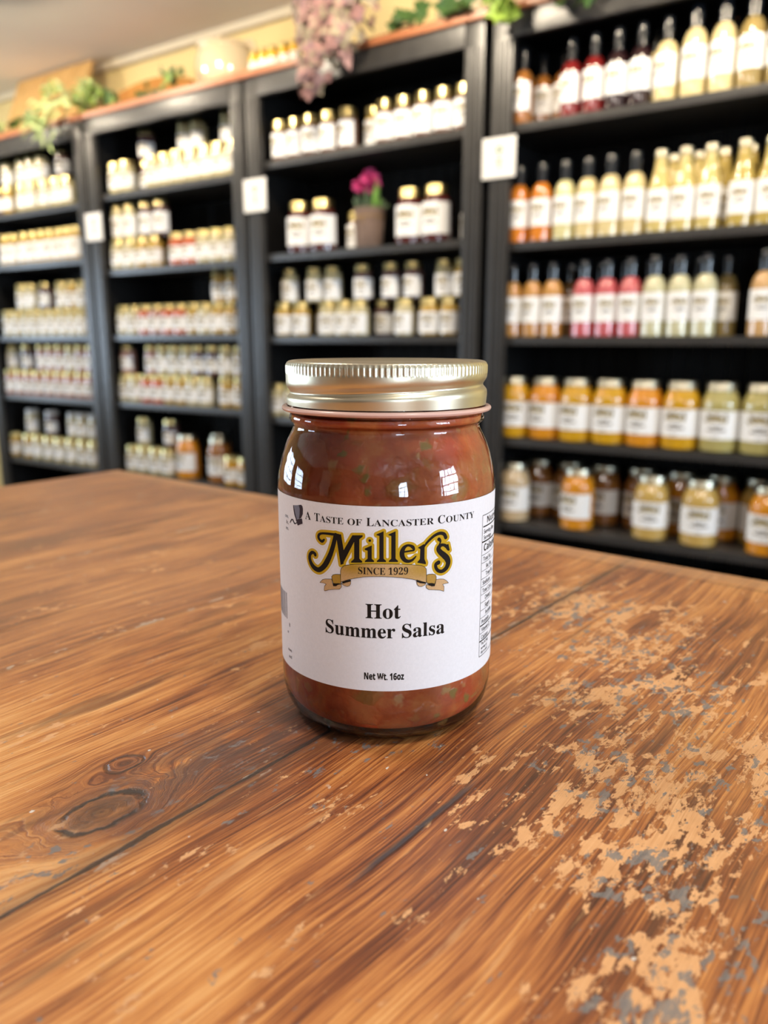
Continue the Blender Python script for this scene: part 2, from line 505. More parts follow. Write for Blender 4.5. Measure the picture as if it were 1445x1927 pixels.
class Print:
    """Printing in (u, v) millimetres; each piece has a layer height and a material index."""
    def __init__(self):
        self.bm = bmesh.new()
        self.groups = {}
    def poly(self, pts, lay, mi):
        q = [(p[0], p[1]) for p in pts]
        a = sum(q[i - 1][0] * q[i][1] - q[i][0] * q[i - 1][1] for i in range(len(q)))
        if abs(a) < 1e-5: return
        self.groups.setdefault((lay, mi), []).append(q if a > 0 else q[::-1])
    def unite(self):
        """overlapping shapes of one ink become one clean sheet"""
        for (lay, mi), ps in self.groups.items():
            vs, fs = [], []
            for q in ps:
                fs.append(list(range(len(vs), len(vs) + len(q))))
                vs += [Vector(p) for p in q]
            r = delaunay_2d_cdt(vs, [], fs, 0, 1e-5)
            V = [self.bm.verts.new((v.x, v.y, lay)) for v in r[0]]
            bb = [(min(a for a, _ in q), max(a for a, _ in q), min(b for _, b in q), max(b for _, b in q), q) for q in ps]
            def within(x, y):
                for x0, x1, y0, y1, q in bb:
                    if x0 <= x <= x1 and y0 <= y <= y1:
                        w = 0
                        for i in range(len(q)):
                            (ax, ay), (bx, by) = q[i - 1], q[i]
                            s = (bx - ax) * (y - ay) - (by - ay) * (x - ax)
                            if ay <= y < by and s > 0: w += 1
                            elif by <= y < ay and s < 0: w -= 1
                        if w: return True
                return False
            for f in r[2]:
                if within(sum(r[0][i].x for i in f) / len(f), sum(r[0][i].y for i in f) / len(f)):
                    try: g = self.bm.faces.new([V[i] for i in f]); g.material_index = mi
                    except ValueError: pass
            bmesh.ops.delete(self.bm, geom=[v for v in V if not v.link_faces], context='VERTS')
        self.groups = {}
    def disc(self, x, y, r, lay, mi, n=16):
        self.poly([(x + r * math.cos(2 * math.pi * i / n), y + r * math.sin(2 * math.pi * i / n)) for i in range(n)], lay, mi)
    def stroke(self, pts, lay, mi, grow=0.0, n=6, smooth=True):
        q = crom(pts, n) if smooth else list(pts)
        L = []
        for i, (x, y, w) in enumerate(q):
            a = q[max(i - 1, 0)]; b = q[min(i + 1, len(q) - 1)]
            dx, dy = b[0] - a[0], b[1] - a[1]
            l = math.hypot(dx, dy) or 1
            hw = w / 2 + grow
            L.append(((x - dy / l * hw, y + dx / l * hw), (x + dy / l * hw, y - dx / l * hw)))
        for (a, b), (c, d) in zip(L, L[1:]): self.poly([a, c, d, b], lay, mi)
        self.disc(q[0][0], q[0][1], q[0][2] / 2 + grow, lay, mi)
        self.disc(q[-1][0], q[-1][1], q[-1][2] / 2 + grow, lay, mi)
    def grown(self, pts, lay, mi, grow):
        self.poly(pts, lay, mi)
        if grow > 0:
            for a, b in zip(pts, list(pts[1:]) + [pts[0]]):
                self.stroke([(a[0], a[1], 0), (b[0], b[1], 0)], lay, mi, grow, smooth=False)
    def text(self, s, style, u0, u1, base, cap, lay, mi, offset=0.0, res=4, capref='H'):
        vs, ps = text_mesh(s, style, offset, res)
        rv, _ = text_mesh(capref, style, offset, res)
        ch = max(v[1] for v in rv)
        x0 = min(v[0] for v in vs); x1 = max(v[0] for v in vs)
        sy = cap / ch
        sx = (u1 - u0) / (x1 - x0) if u1 is not None else sy
        V = [self.bm.verts.new((u0 + (a - x0) * sx, base + b * sy, lay)) for a, b in vs]
        for p in ps:
            try: f = self.bm.faces.new([V[i] for i in p]); f.material_index = mi
            except ValueError: pass
    def wrap(self, R, u0, u1, v0, v1, paper_mi, name, mats, step=0.8, layer=0.02, scale=1.0):
        """R, u, v in mm -> mesh in metres round the z axis, front facing -y."""
        self.unite()
        bm = self.bm
        bmesh.ops.triangulate(bm, faces=[f for f in bm.faces if len(f.verts) > 4])
        k0, k1 = math.ceil(u0 / step), math.floor(u1 / step)
        for k in range(k0, k1 + 1):
            u = k * step
            fs = [f for f in bm.faces if min(v.co.x for v in f.verts) < u - 1e-5 and max(v.co.x for v in f.verts) > u + 1e-5
                  and (max(v.co.x for v in f.verts) - min(v.co.x for v in f.verts)) > step * .9]
            if fs:
                g = list({v for f in fs for v in f.verts}) + list({e for f in fs for e in f.edges}) + fs
                bmesh.ops.bisect_plane(bm, geom=g, plane_co=(u, 0, 0), plane_no=(1, 0, 0))
        us = [u0] + [k * step for k in range(k0, k1 + 1) if u0 + .05 < k * step < u1 - .05] + [u1]
        a = [bm.verts.new((u, v0, 0)) for u in us]; b = [bm.verts.new((u, v1, 0)) for u in us]
        for i in range(len(us) - 1):
            f = bm.faces.new((a[i], a[i + 1], b[i + 1], b[i])); f.material_index = paper_mi
        for v in bm.verts:
            u, z, l = v.co
            r = (R + l * layer) * .001 * scale
            an = u / R
            v.co = (r * math.sin(an), -r * math.cos(an), z * .001 * scale)
        # outward normals
        for f in bm.faces:
            f.normal_update()
            c = f.calc_center_median()
            if f.normal.x * c.x + f.normal.y * c.y < 0: f.normal_flip()
        me = bpy.data.meshes.new(name)
        bm.to_mesh(me); bm.free()
        for m_ in mats: me.materials.append(m_)
        return me
LOGO_STROKES={
'M_top':[(-22.05,74.55,0.73),(-22.86,73.88,1.02),(-23.78,74.21,0.97),(-24.37,74.99,1.04),(-24.19,75.94,0.98),(-23.02,76.61,0.79),(-20.75,76.82,0.82),(-18.45,76.83,0.91),(-16.38,76.77,0.89)],
'M_stem':[(-17.48,76.69,1.48),(-18.04,74.48,1.55),(-18.75,72.11,1.62),(-19.65,69.71,1.75),(-20.99,67.09,1.95),(-22.48,65.06,1.87),(-24.4,63.69,1.75),(-26.37,63.97,1.75),(-27.89,65.26,1.6),(-28.63,67.01,1.37),(-28.34,68.5,1.24),(-27.26,69.34,1.15),(-26.18,69.1,1.13),(-25.99,68.67,1.19)],
'e':[(5.92,71.81,0.6),(7.82,72.05,0.6),(9.02,72.28,0.65),(8.71,73.21,1.15),(7.81,73.83,0.9),(6.69,73.91,0.85),(5.64,73.15,1.24),(5.06,71.67,1.59),(5.21,70.15,1.59),(6.01,68.96,1.35),(7.15,68.53,1.1),(8.34,68.8,0.91),(9.22,69.5,0.66),(9.77,70.12,0.35)],
'r_arm':[(12.38,72.95,0.56),(13.46,74.37,0.77),(14.98,75.75,0.88),(16.59,76.78,1.0),(18.39,77.22,1.12),(19.91,76.72,1.25),(20.58,75.55,1.37)],
'apos':[(17.94,75.2,1.28),(18.46,74.63,0.97),(18.44,73.98,0.59),(17.89,73.33,0.16)],
's':[(21.49,71.46,0.95),(20.88,72.41,1.22),(19.6,73.08,1.04),(18.38,72.87,1.4),(17.83,71.84,1.66),(18.59,70.66,1.84),(19.96,69.46,2.09),(21.26,68.1,2.18),(21.75,66.59,1.92),(21.03,64.89,1.62),(19.34,63.94,1.32),(17.76,64.41,1.19),(16.93,65.64,1.18),(16.97,66.71,1.23),(17.91,67.16,1.51)],
}
LOGO_POLYS={
'M_diag':[(-17.39,76.95),(-15.48,77.13),(-14.43,70.93),(-14.67,67.09),(-15.75,66.6)],
'M_diag2':[(-15.75,66.6),(-14.83,71.4),(-11.45,77.16),(-10.18,77.25),(-10.89,74.87),(-14.96,67.06)],
'M_right':[(-11.45,77.16),(-7.93,77.37),(-7.93,76.87),(-9.06,75.94),(-9.11,69.41),(-8.93,69.11),(-8.16,68.55),(-8.16,68.0),(-11.98,67.73),(-11.97,68.18),(-11.12,68.96),(-10.91,69.28),(-10.85,76.13)],
'i':[(-4.92,74.05),(-4.94,69.61),(-4.77,69.31),(-4.18,68.88),(-4.18,68.4),(-7.24,68.27),(-7.24,68.7),(-6.54,69.24),(-6.32,69.55),(-6.3,72.17),(-7.27,72.45),(-7.26,72.88)],
'l1':[(-1.02,78.9),(-1.02,69.69),(-0.82,69.39),(-0.22,68.94),(-0.22,68.46),(-3.26,68.42),(-3.25,68.85),(-2.62,69.37),(-2.43,69.67),(-2.42,77.27),(-3.38,77.55),(-3.38,77.8)],
'l2':[(2.91,78.88),(2.94,69.66),(3.11,69.36),(3.72,68.89),(3.73,68.41),(0.68,68.46),(0.68,68.89),(1.31,69.39),(1.51,69.69),(1.49,77.28),(0.57,77.59),(0.57,77.84)],
'r':[(12.5,74.1),(12.76,73.73),(12.74,68.93),(13.28,67.61),(13.18,67.06),(10.25,67.86),(10.32,68.16),(11.13,69.06),(11.22,72.46),(10.33,72.95)],
's_wedge':[(21.7,73.22),(22.36,70.82),(21.57,70.73),(20.2,72.57)],
}
LOGO_DOT= (-5.58, 75.65, 0.89)
RIBBON={
'banner':[(-15.77,60.64),(-15.78,64.55),(-15.52,65.47),(-14.49,66.48),(-13.16,66.86),(-10.57,67.31),(-7.54,67.63),(-4.87,67.77),(-1.89,67.84),(1.75,67.79),(5.18,67.61),(8.91,67.27),(11.72,66.78),(12.77,66.26),(13.41,65.43),(13.48,64.28),(13.44,60.61),(11.26,61.46),(8.7,62.27),(5.2,62.97),(1.76,63.34),(-1.65,63.49),(-4.89,63.41),(-7.57,63.16),(-10.61,62.49),(-13.21,61.69)],
'gold1':[(-10.57,67.03),(-4.87,67.44),(-8.31,64.95),(-12.41,62.84),(-14.27,62.15),(-13.05,64.83)],
'gold2':[(9.16,66.92),(12.51,66.16),(13.07,63.29),(12.69,61.41),(9.2,62.59),(6.67,65.29),(5.42,67.24)],
'knotL':[(-19.2,62.05),(-18.68,62.77),(-17.54,63.13),(-15.82,63.26),(-15.75,60.56),(-15.51,60.08),(-17.03,59.97),(-18.55,59.71),(-18.99,61.05)],
'shadowL':[(-18.72,59.89),(-17.03,59.97),(-15.76,60.02),(-16.75,59.67),(-17.6,59.01),(-18.51,58.94)],
'tailL':[(-24.11,59.24),(-22.89,60.5),(-21.65,60.91),(-19.22,61.22),(-18.95,59.89),(-18.57,58.88),(-17.6,58.96),(-16.75,59.64),(-15.59,59.89),(-15.52,58.91),(-16.22,58.05),(-18.18,57.73),(-20.22,57.33),(-22.04,56.56),(-22.34,56.77),(-22.19,58.21),(-21.44,59.12),(-22.6,59.3)],
'rollL':[(-15.43,60.09),(-14.29,60.73),(-12.16,61.71),(-12.18,60.3),(-12.71,59.61),(-13.5,59.32),(-14.57,59.54)],
'rollLd':[(-15.42,60.68),(-13.75,61.38),(-12.16,61.84),(-12.22,61.22),(-13.75,60.66),(-14.83,60.23)],
'knotR':[(13.49,63.3),(14.39,63.52),(15.75,63.45),(16.72,63.15),(17.09,62.33),(17.1,61.56),(16.73,60.31),(16.63,59.91),(15.52,60.26),(14.03,60.37),(13.52,60.94)],
'shadowR':[(13.63,60.26),(15.52,60.26),(16.63,59.97),(16.5,59.21),(15.54,59.22),(14.44,59.71)],
'tailR':[(17.11,61.35),(18.58,61.36),(20.04,61.1),(21.24,60.32),(22.02,59.42),(20.81,59.43),(19.63,59.29),(20.24,58.4),(20.18,56.76),(18.65,57.41),(16.11,57.86),(14.47,58.1),(13.52,58.88),(13.43,59.92),(14.45,59.66),(15.54,59.17),(16.58,59.14),(16.85,60.17)],
'rollR':[(10.02,61.77),(11.26,61.28),(13.37,60.39),(12.84,59.85),(11.8,59.44),(10.89,59.65),(10.24,60.34)],
'rollRd':[(10.1,62.02),(11.78,61.36),(13.41,60.82),(13.1,60.37),(11.27,60.69),(10.18,61.24)],
}
BONNET={
'cap':[(-37.45,84.25),(-35.35,84.55),(-33.8,84.89),(-32.54,85.16),(-31.8,84.71),(-31.59,83.85),(-31.73,82.03),(-32.67,80.46),(-34.2,79.95),(-35.7,79.48),(-36.62,80.96),(-37.18,82.55)],
'brim':[(-33.92,84.87),(-32.54,85.16),(-31.8,84.71),(-31.59,83.85),(-31.73,82.03),(-32.67,80.46),(-33.94,79.99),(-33.54,81.74),(-33.38,83.57)],
'edge':[(-37.45,84.25),(-37.05,84.29),(-36.38,82.04),(-35.28,79.58),(-35.8,79.38),(-36.72,80.94),(-37.23,82.55)],
'curtain':[(-35.94,79.36),(-33.77,80.02),(-32.27,80.4),(-31.93,78.65),(-33.42,78.08),(-34.74,77.48),(-35.29,78.46)],
}
STRINGS= [[(-39.92,77.62,0.38),(-38.75,78.95,0.4),(-37.92,78.84,0.39),(-36.77,77.79,0.38),(-35.38,78.36,0.36)],[(-39.57,77.85,0.21),(-38.0,79.14,0.31),(-36.94,78.23,0.3),(-36.19,77.9,0.22)]]
def logo(P, lay, dark, gold, pale, paper, n=6, dx=0.0, dz=0.0, full=True):
    mv = lambda pts: [(p[0] + dx, p[1] + dz) + tuple(p[2:]) for p in pts]
    layers = ([(1.62, lay, pale), (1.42, lay + 1, paper)] if full else []) + [(0.86, lay + 2, gold), (0.0, lay + 3, dark)]
    for grow, L, mi in layers:
        for s in LOGO_STROKES.values(): P.stroke(mv(s), L, mi, grow, n)
        for p in LOGO_POLYS.values(): P.grown(mv(p), L, mi, grow)
        P.disc(LOGO_DOT[0] + dx, LOGO_DOT[1] + dz, LOGO_DOT[2] / 2 + grow, L, mi)
    rl = lay + 4
    def edged(k, mi, w=.16, L=rl):
        p = mv(RIBBON[k])
        P.poly(p, L + 1, mi)
        if full:
            for a, b in zip(p, p[1:] + [p[0]]):
                P.stroke([(a[0], a[1], w), (b[0], b[1], w)], L + 2, dark, smooth=False)
    return edged, mv

# ------------------------------------------------------------------ the jar of salsa
JAR_AT = Vector((0.0009, 0.2905, TZ))
jar = tag(empty('salsa_jar', JAR_AT), 'full glass jar of red salsa with gold lid and white label, alone on the table', 'jar')
def salsa_mat():
    k = NT('chunky_salsa')
    o = k.obj()
    wob = k.n('ShaderNodeMix', data_type='VECTOR')
    nz = k.noise(o, 90, 3, .6, color=True)
    wob.inputs[0].default_value = .012
    k.put(wob.inputs[4], o); k.put(wob.inputs[5], nz)
    p = wob.outputs[1]
    def vor(scale, feat='F1'):
        v = k.n('ShaderNodeTexVoronoi', feature=feat)
        k.put(v.inputs['Vector'], p); v.inputs['Scale'].default_value = scale
        return v
    v1 = vor(88); v2 = vor(190)
    c1 = k.sep(v1.outputs['Color'])[0]
    c2 = k.sep(v2.outputs['Color'])[1]
    e1 = k.step(v1.outputs['Distance'], .62, .30)
    e2 = k.step(v2.outputs['Distance'], .50, .22)
    base = k.ramp(k.noise(o, 55, 5, .65), [(.35, (.30, .046, .013)), (.50, (.48, .098, .027)), (.66, (.58, .19, .055))])
    ch1 = k.ramp(c1, [(0, (.40, .032, .014)), (.28, (.46, .066, .023)), (.5, (.44, .11, .031)), (.68, (.38, .048, .022)), (.86, (.48, .18, .056)), (.985, (.20, .12, .025)), (1, (.45, .22, .07))])
    ch2 = k.ramp(c2, [(0, (.30, .03, .014)), (.55, (.34, .06, .02)), (.78, (.44, .17, .05)), (.93, (.60, .36, .15)), (.975, (.18, .17, .035))])
    col = k.mix(k.math('MULTIPLY', e1, .72), base, ch1)
    sel = k.math('MULTIPLY', e2, k.step(c2, .55, .75))
    col = k.mix(k.math('MULTIPLY', sel, .75), col, ch2)
    streak = k.noise(k.xyz(*[k.math('MULTIPLY', q, w) for q, w in zip(k.sep(o), (120, 120, 40))]), 1.0, 4, .6)
    col = k.mix(k.math('MULTIPLY', k.step(streak, .50, .72), .12), col, (.46, .20, .13))
    k.put(k.b.inputs['Base Color'], col)
    k.b.inputs['Roughness'].default_value = .35
    k.b.inputs['Specular IOR Level'].default_value = .25
    k.b.inputs['Subsurface Weight'].default_value = .25
    k.b.inputs['Subsurface Radius'].default_value = (1.0, .35, .2)
    k.b.inputs['Subsurface Scale'].default_value = .0025
    h = k.math('ADD', k.math('MULTIPLY', e1, .6), k.math('MULTIPLY', e2, .25))
    k.bump(h, .0010, .6)
    return k.m
def shell_mat(name, tint=(1, 1, 1), wav=0.0):
    """clear glass wall: passes light straight through and mirrors the room by Fresnel"""
    k = NT(name)
    k.t.nodes.remove(k.b)
    fr = k.n('ShaderNodeFresnel'); fr.inputs[0].default_value = 1.52
    tr = k.n('ShaderNodeBsdfTransparent'); tr.inputs[0].default_value = (*tint, 1)
    gl = k.n('ShaderNodeBsdfGlossy'); gl.inputs['Roughness'].default_value = .03
    gl.inputs[0].default_value = (1, 1, 1, 1)
    if wav > 0:
        bp = k.n('ShaderNodeBump'); bp.inputs['Strength'].default_value = .5; bp.inputs['Distance'].default_value = wav
        v = k.sep(k.obj())
        nz = k.noise(k.xyz(k.math('MULTIPLY', v[0], 100), k.math('MULTIPLY', v[1], 100), k.math('MULTIPLY', v[2], 25)), 1.0, 3, .55)
        k.put(bp.inputs['Height'], nz)
        k.put(gl.inputs['Normal'], bp.outputs[0]); k.put(fr.inputs['Normal'], bp.outputs[0])
    mx = k.n('ShaderNodeMixShader')
    k.put(mx.inputs[0], fr.outputs[0]); k.put(mx.inputs[1], tr.outputs[0]); k.put(mx.inputs[2], gl.outputs[0])
    k.put(k.out.inputs[0], mx.outputs[0])
    return k.m
mm = lambda pts: [(r * .001, z * .001) for r, z in pts]
OUT = crom([(30.0, .9), (31.0, .2), (31.8, 0), (33.0, .5), (34.9, 1.7), (36.9, 3.6), (38.5, 6.2), (39.6, 9.6), (40.15, 13.5), (40.3, 18), (40.3, 30), (40.3, 60), (40.3, 80),
            (40.3, 88.5), (39.7, 93.5), (38.5, 98.7), (37.0, 103.2), (35.4, 106.6), (34.5, 108.4), (34.05, 109.8), (34.3, 110.9), (35.1, 111.5), (35.6, 112.7), (35.3, 114.0), (34.5, 114.8), (34.2, 116.5), (34.1, 122)], 4)
glass = link('glass', lathemesh('glass', [(0, .0012)] + mm(OUT), 160), jar, [shell_mat('jar_glass', wav=.0004)])
SAL = crom([(31.0, 4.6), (33.6, 5.0), (35.8, 6.2), (37.6, 8.0), (38.9, 10.6), (39.6, 14), (39.85, 18), (39.85, 60), (39.85, 88.5), (39.25, 93.5), (38.0, 98.7), (36.5, 103.2), (34.9, 106.6), (33.9, 108.5), (33.5, 110), (33.7, 111.3), (34.4, 112.2), (34.4, 114), (33.6, 117)], 4)
link('salsa', lathemesh('salsa', [(0, .0046)] + mm(SAL) + [(0, .117)], 128), jar, [salsa_mat()])
M_foot = shell_mat('thick_glass', tint=(.84, .88, .70))
link('glass_base', lathemesh('glass_base', [(0, .0015)] + mm([(29.5, 1.5), (30.8, .35), (31.7, .15), (32.9, .7), (34.6, 2.0), (36.0, 3.6), (36.3, 4.4), (33, 4.4)]) + [(0, .0042)], 128), jar, [M_foot])

# lid with a knurled top band, a slanting thread groove and a rolled pink rim
M_lid = NT('gold_lid_metal')
M_lid.b.inputs['Base Color'].default_value = (.62, .58, .45, 1)
M_lid.b.inputs['Metallic'].default_value = 1.0
M_lid.b.inputs['Roughness'].default_value = .34
M_lid = M_lid.m
M_rim = mat('pink_rim_lacquer', (.62, .39, .33), .35, coat=.4)
def lid_mesh():
    bm = bmesh.new()
    segs = 960
    zs = [(0, 131.6), (15, 131.7), (28, 131.7), (31.0, 131.75), (32.2, 132.2), (33.4, 132.9), (34.4, 133.0), (35.3, 132.8), (36.0, 132.35)]
    side = [132.0, 131.6, 131.2, 130.6, 130.0, 129.4, 129.0, 128.7, 128.4, 128.1, 127.7, 127.2, 126.6, 126.0, 125.5] + [125.2 - .25 * i for i in range(28)] + [118.0, 117.6]
    rows = [('c', r, z) for r, z in zs] + [('s', 0, z) for z in side]
    rings = []
    for t, r, z in rows:
        if r == 0 and t == 'c':
            rings.append([bm.verts.new((0, 0, z * .001))]); continue
        ring = []
        for q in range(segs):
            ph = 2 * math.pi * q / segs
            if t == 's':
                rr = 36.45
                if z > 131.3: rr = 36.45 - (z - 131.3) * .5
                kn = max(0.0, min(1.0, (z - 128.3) / .5)) * max(0.0, min(1.0, (132.2 - z) / .5))
                cs = math.cos(120 * ph)
                rr += kn * (.22 * (max(0, .5 + .5 * cs) ** 2.2) - .14)
                zg = 123.2 + 1.45 * math.sin(ph)
                t_ = (z - zg)
                rr -= 1.45 * math.exp(-(abs(t_) / (1.75 if t_ > 0 else 1.25)) ** 2.0)
                if z < 121: rr -= .25 * (121 - z) / 3
            else: rr = r
            ring.append(bm.verts.new((rr * .001 * math.sin(ph), -rr * .001 * math.cos(ph), z * .001)))
        rings.append(ring)
    for a, b in zip(rings, rings[1:]):
        for q in range(segs):
            q2 = (q + 1) % segs
            bm.faces.new((a[0], b[q], b[q2]) if len(a) == 1 else (a[q], b[q], b[q2], a[q2]))
    bmesh.ops.recalc_face_normals(bm, faces=bm.faces)
    return finish(bm, 'lid', angle=80)
lid = link('lid', lid_mesh(), jar, [M_lid])
rim = []
for i in range(15):
    a = 2 * math.pi * i / 14
    rim.append((37.0 + 1.15 * math.cos(a), 116.3 + 0.95 * math.sin(a)))
rimo = link('rolled_rim', lathemesh('rolled_rim', mm(rim), 200), lid, [M_rim])
rimo['label'] = 'rolled pink rim'

# label
def paper_mat(name, c=(.71, .705, .735)):
    k = NT(name)
    nz = k.noise(k.obj(), 900, 4, .7)
    k.put(k.b.inputs['Base Color'], k.mix(nz, tuple(v * .90 for v in c), tuple(min(1, v * 1.07) for v in c)))
    k.b.inputs['Roughness'].default_value = .75
    k.b.inputs['Specular IOR Level'].default_value = .25
    return k.m
M_paper = paper_mat('label_paper')
M_ink = mat('black_ink', (.014, .010, .008), .7, spec=.08)
M_gold = mat('gold_ink', (.46, .29, .010), .7, spec=.15, vary=.15, scale=2500)
M_pale = mat('pale_ink', (.66, .64, .61), .7)
M_tan = mat('tan_ink', (.50, .31, .14), .6, vary=.25, scale=2500)
M_gold2 = mat('bronze_ink', (.36, .20, .018), .6, vary=.25, scale=2500)
_k = NT('ribbon_ink')
_v = _k.sep(_k.obj())
_g = _k.math('MAXIMUM', _k.gauss(_v[0], _v[2], -.0112, .0662, .0062, .0030), _k.gauss(_v[0], _v[2], .0125, .0655, .0080, .0036))
_n = _k.noise(_k.obj(), 2500, 3)
_k.put(_k.b.inputs['Base Color'], _k.mix(_g, _k.mix(_n, (.38, .22, .08), (.60, .39, .19)), _k.mix(_n, (.30, .16, .008), (.42, .24, .02))))
_k.b.inputs['Roughness'].default_value = .6
M_ribbon = _k.m
M_slate = mat('slate_ink', (.115, .11, .15), .6)
M_plum = mat('plum_ink', (.035, .022, .028), .7, spec=.1)
M_inkg = mat('grey_ink', (.10, .10, .13), .6)
LM = [M_paper, M_ink, M_gold, M_pale, M_tan, M_gold2, M_slate, M_plum, M_inkg, M_ribbon]
P = Print()
edged, mv = logo(P, 1, 1, 2, 3, 0)
for kname, mi in (('rollL', 4), ('rollR', 4), ('tailL', 4), ('tailR', 4)): edged(kname, mi, .13, 5)
for kname, mi in (('knotL', 5), ('knotR', 5), ('banner', 9)): edged(kname, mi, .15, 7)
for kname in ('shadowL', 'shadowR', 'rollLd', 'rollRd'): P.poly(RIBBON[kname], 10, 1)
P.text('SINCE 1929', 'serif', -9.5, 7.1, 64.1, 2.35, 11, 1, -.002)
for nm, mi, L in (('cap', 6, 1), ('brim', 7, 2), ('edge', 7, 2), ('curtain', 7, 3)): P.poly(BONNET[nm], L, mi)
for s in STRINGS: P.stroke(s, 2, 7)
for s, a, b, c in (('A', -30.55, -27.7, 2.72), ('T', -26.12, -23.75, 2.72), ('ASTE', -23.75, -14.6, 2.15), ('OF', -13.15, -8.2, 2.15), ('L', -6.7, -4.2, 2.72),
                   ('ANCASTER', -4.2, 16.0, 2.15), ('C', 17.5, 20.2, 2.72), ('OUNTY', 20.65, 33.76, 2.15)):
    P.text(s, 'serif', a, b, 80.55, c, 2, 1, -.003, 5)
P.text('Hot', 'serif', -7.15, 4.75, 48.75, 5.0, 2, 1, .005, 6)
P.text('Summer Salsa', 'serif', -22.05, 20.75, 41.75, 4.85, 2, 1, .005, 6)
P.text('Net Wt. 16oz', 'bold', -7.75, 5.95, 26.65, 2.45, 2, 1, .022, 5)
# nutrition panel
def bar(u0, u1, z, t, mi=1): P.poly([(u0, z - t / 2), (u1, z - t / 2), (u1, z + t / 2), (u0, z + t / 2)], 2, mi)
NU0, NU1 = 39.6, 80.0
bar(NU0, NU1, 80.1, .25); bar(NU0, NU1, 27.4, .25)
for u in (NU0, NU1): P.poly([(u - .12, 27.4), (u + .12, 27.4), (u + .12, 80.1), (u - .12, 80.1)], 2, 1)
P.text('Nutrition Facts', 'bold', 43.5, 77.0, 76.9, 2.3, 2, 1)
bar(NU0 + .6, NU1, 75.9, .45)
P.text('Serving Size', 'plain', 40.9, 52.0, 73.3, 1.5, 2, 1, .012)
P.text('Servings', 'plain', 40.9, 48.4, 71.2, 1.4, 2, 1, .012)
bar(NU0, NU1, 70.4, .5)
P.text('Calories', 'bold', 41.2, 57.0, 66.9, 2.6, 2, 1, .01)
zz = 65.6
for i, (t, u, st) in enumerate((('Total Fat', 41.0, 'plain'), ('Sat. Fat', 43.6, 'plain'), ('Trans Fat', 43.6, 'plain'), ('Sodium', 41.0, 'bold'), ('Total Carb.', 41.0, 'plain'),
                                ('Dietary', 43.6, 'plain'), ('Sugars', 43.6, 'plain'), ('Includes', 44.4, 'plain'), ('Protein', 41.0, 'bold'), ('Vitamin D', 41.0, 'plain'), ('Calcium', 41.0, 'plain'))):
    bar(NU0 + .3, NU1, zz, .5 if i == 9 else .17)
    P.text(t, st, u, None, zz - 2.35, 1.5, 2, 1, .012 if st == 'plain' else 0)
    zz -= 2.95
bar(NU0, NU1, zz, .5)
for i, t in enumerate(('The % Daily', 'serving of', 'day is used')):
    P.text(t, 'plain', 41.0, None, zz - 1.7 - i * 1.6, 1.05, 2, 1, .01)
# the other end of the label: line ends and a bar code
def rtext(t, u, z, cap):
    vs, _ = text_mesh(t, 'plain', .01)
    rv, _ = text_mesh('H', 'plain', .01)
    w = (max(v[0] for v in vs) - min(v[0] for v in vs)) * cap / max(v[1] for v in rv)
    P.text(t, 'plain', u - w, None, z, cap, 2, 8, .01)
for i, t in enumerate(('ons,', 'lic,', 'nts.')): rtext(t, -41.2, 79.0 - i * 2.2, 1.25)
for i in range(26): P.poly([(-72 + i * 1.06 + (i * 7 % 3) * .1, 40.5), (-72 + i * 1.06 + .35 + (i * 5 % 3) * .2, 40.5), (-72 + i * 1.06 + .35 + (i * 5 % 3) * .2, 50.5), (-72 + i * 1.06 + (i * 7 % 3) * .1, 50.5)], 2, 8)
rtext('8', -42.2, 38.2, 1.4)
rtext('er', -43.4, 35.4, 1.1)
for i, t in enumerate(('own', 'and')): rtext(t, -41.4, 28.6 - i * 2.6, 1.3)
label = link('label', P.wrap(40.42, -104, 104, 22.45, 87.15, 0, 'label', LM), jar)
label['label'] = 'white paper label with a black and gold logo'

# ------------------------------------------------------------------ bookcases
def black_paint(name):
    k = NT(name)
    nz = k.noise(k.obj(), 30, 4, .6)
    k.put(k.b.inputs['Base Color'], k.mix(nz, (.026, .0245, .0235), (.042, .039, .037)))
    k.b.inputs['Specular IOR Level'].default_value = .55
    k.put(k.b.inputs['Roughness'], k.math('ADD', .30, k.math('MULTIPLY', nz, .12)))
    k.bump(nz, .0006)
    return k.m
M_black = black_paint('black_cabinet_paint')
M_inner = mat('shaded_black_paint', (.008, .0075, .0075), .6, spec=.2, vary=.3, scale=20)  # inside panels: the cases' shade put into a darker copy of the paint
CASES = [(-3.615, -2.802, [.537, .325, .018, -.247, -.539, -.81]),
         (-2.788, -1.952, [.55, .271, .02, -.246, -.535, -.81]),
         (-1.938, -1.072, [.57, .28, .013, -.262, -.53, -.81]),
         (-1.046, -.18, [.56, .261, .009, -.275, -.522, -.79])]
CLAB = ['black open bookcase of small jars at far end of the row, under the green sprays',
        'black open bookcase of stacked half-pint jars, under the cream crock',
        'black open bookcase with the potted pink flower, under the dried hydrangea',
        'black open bookcase of dressing bottles and quart jars, nearest the table']
CN = ['far-end bookcase', 'bookcase under the crock', 'bookcase under the hydrangea', 'nearest bookcase']
TOPZ, DEP = .822, .30
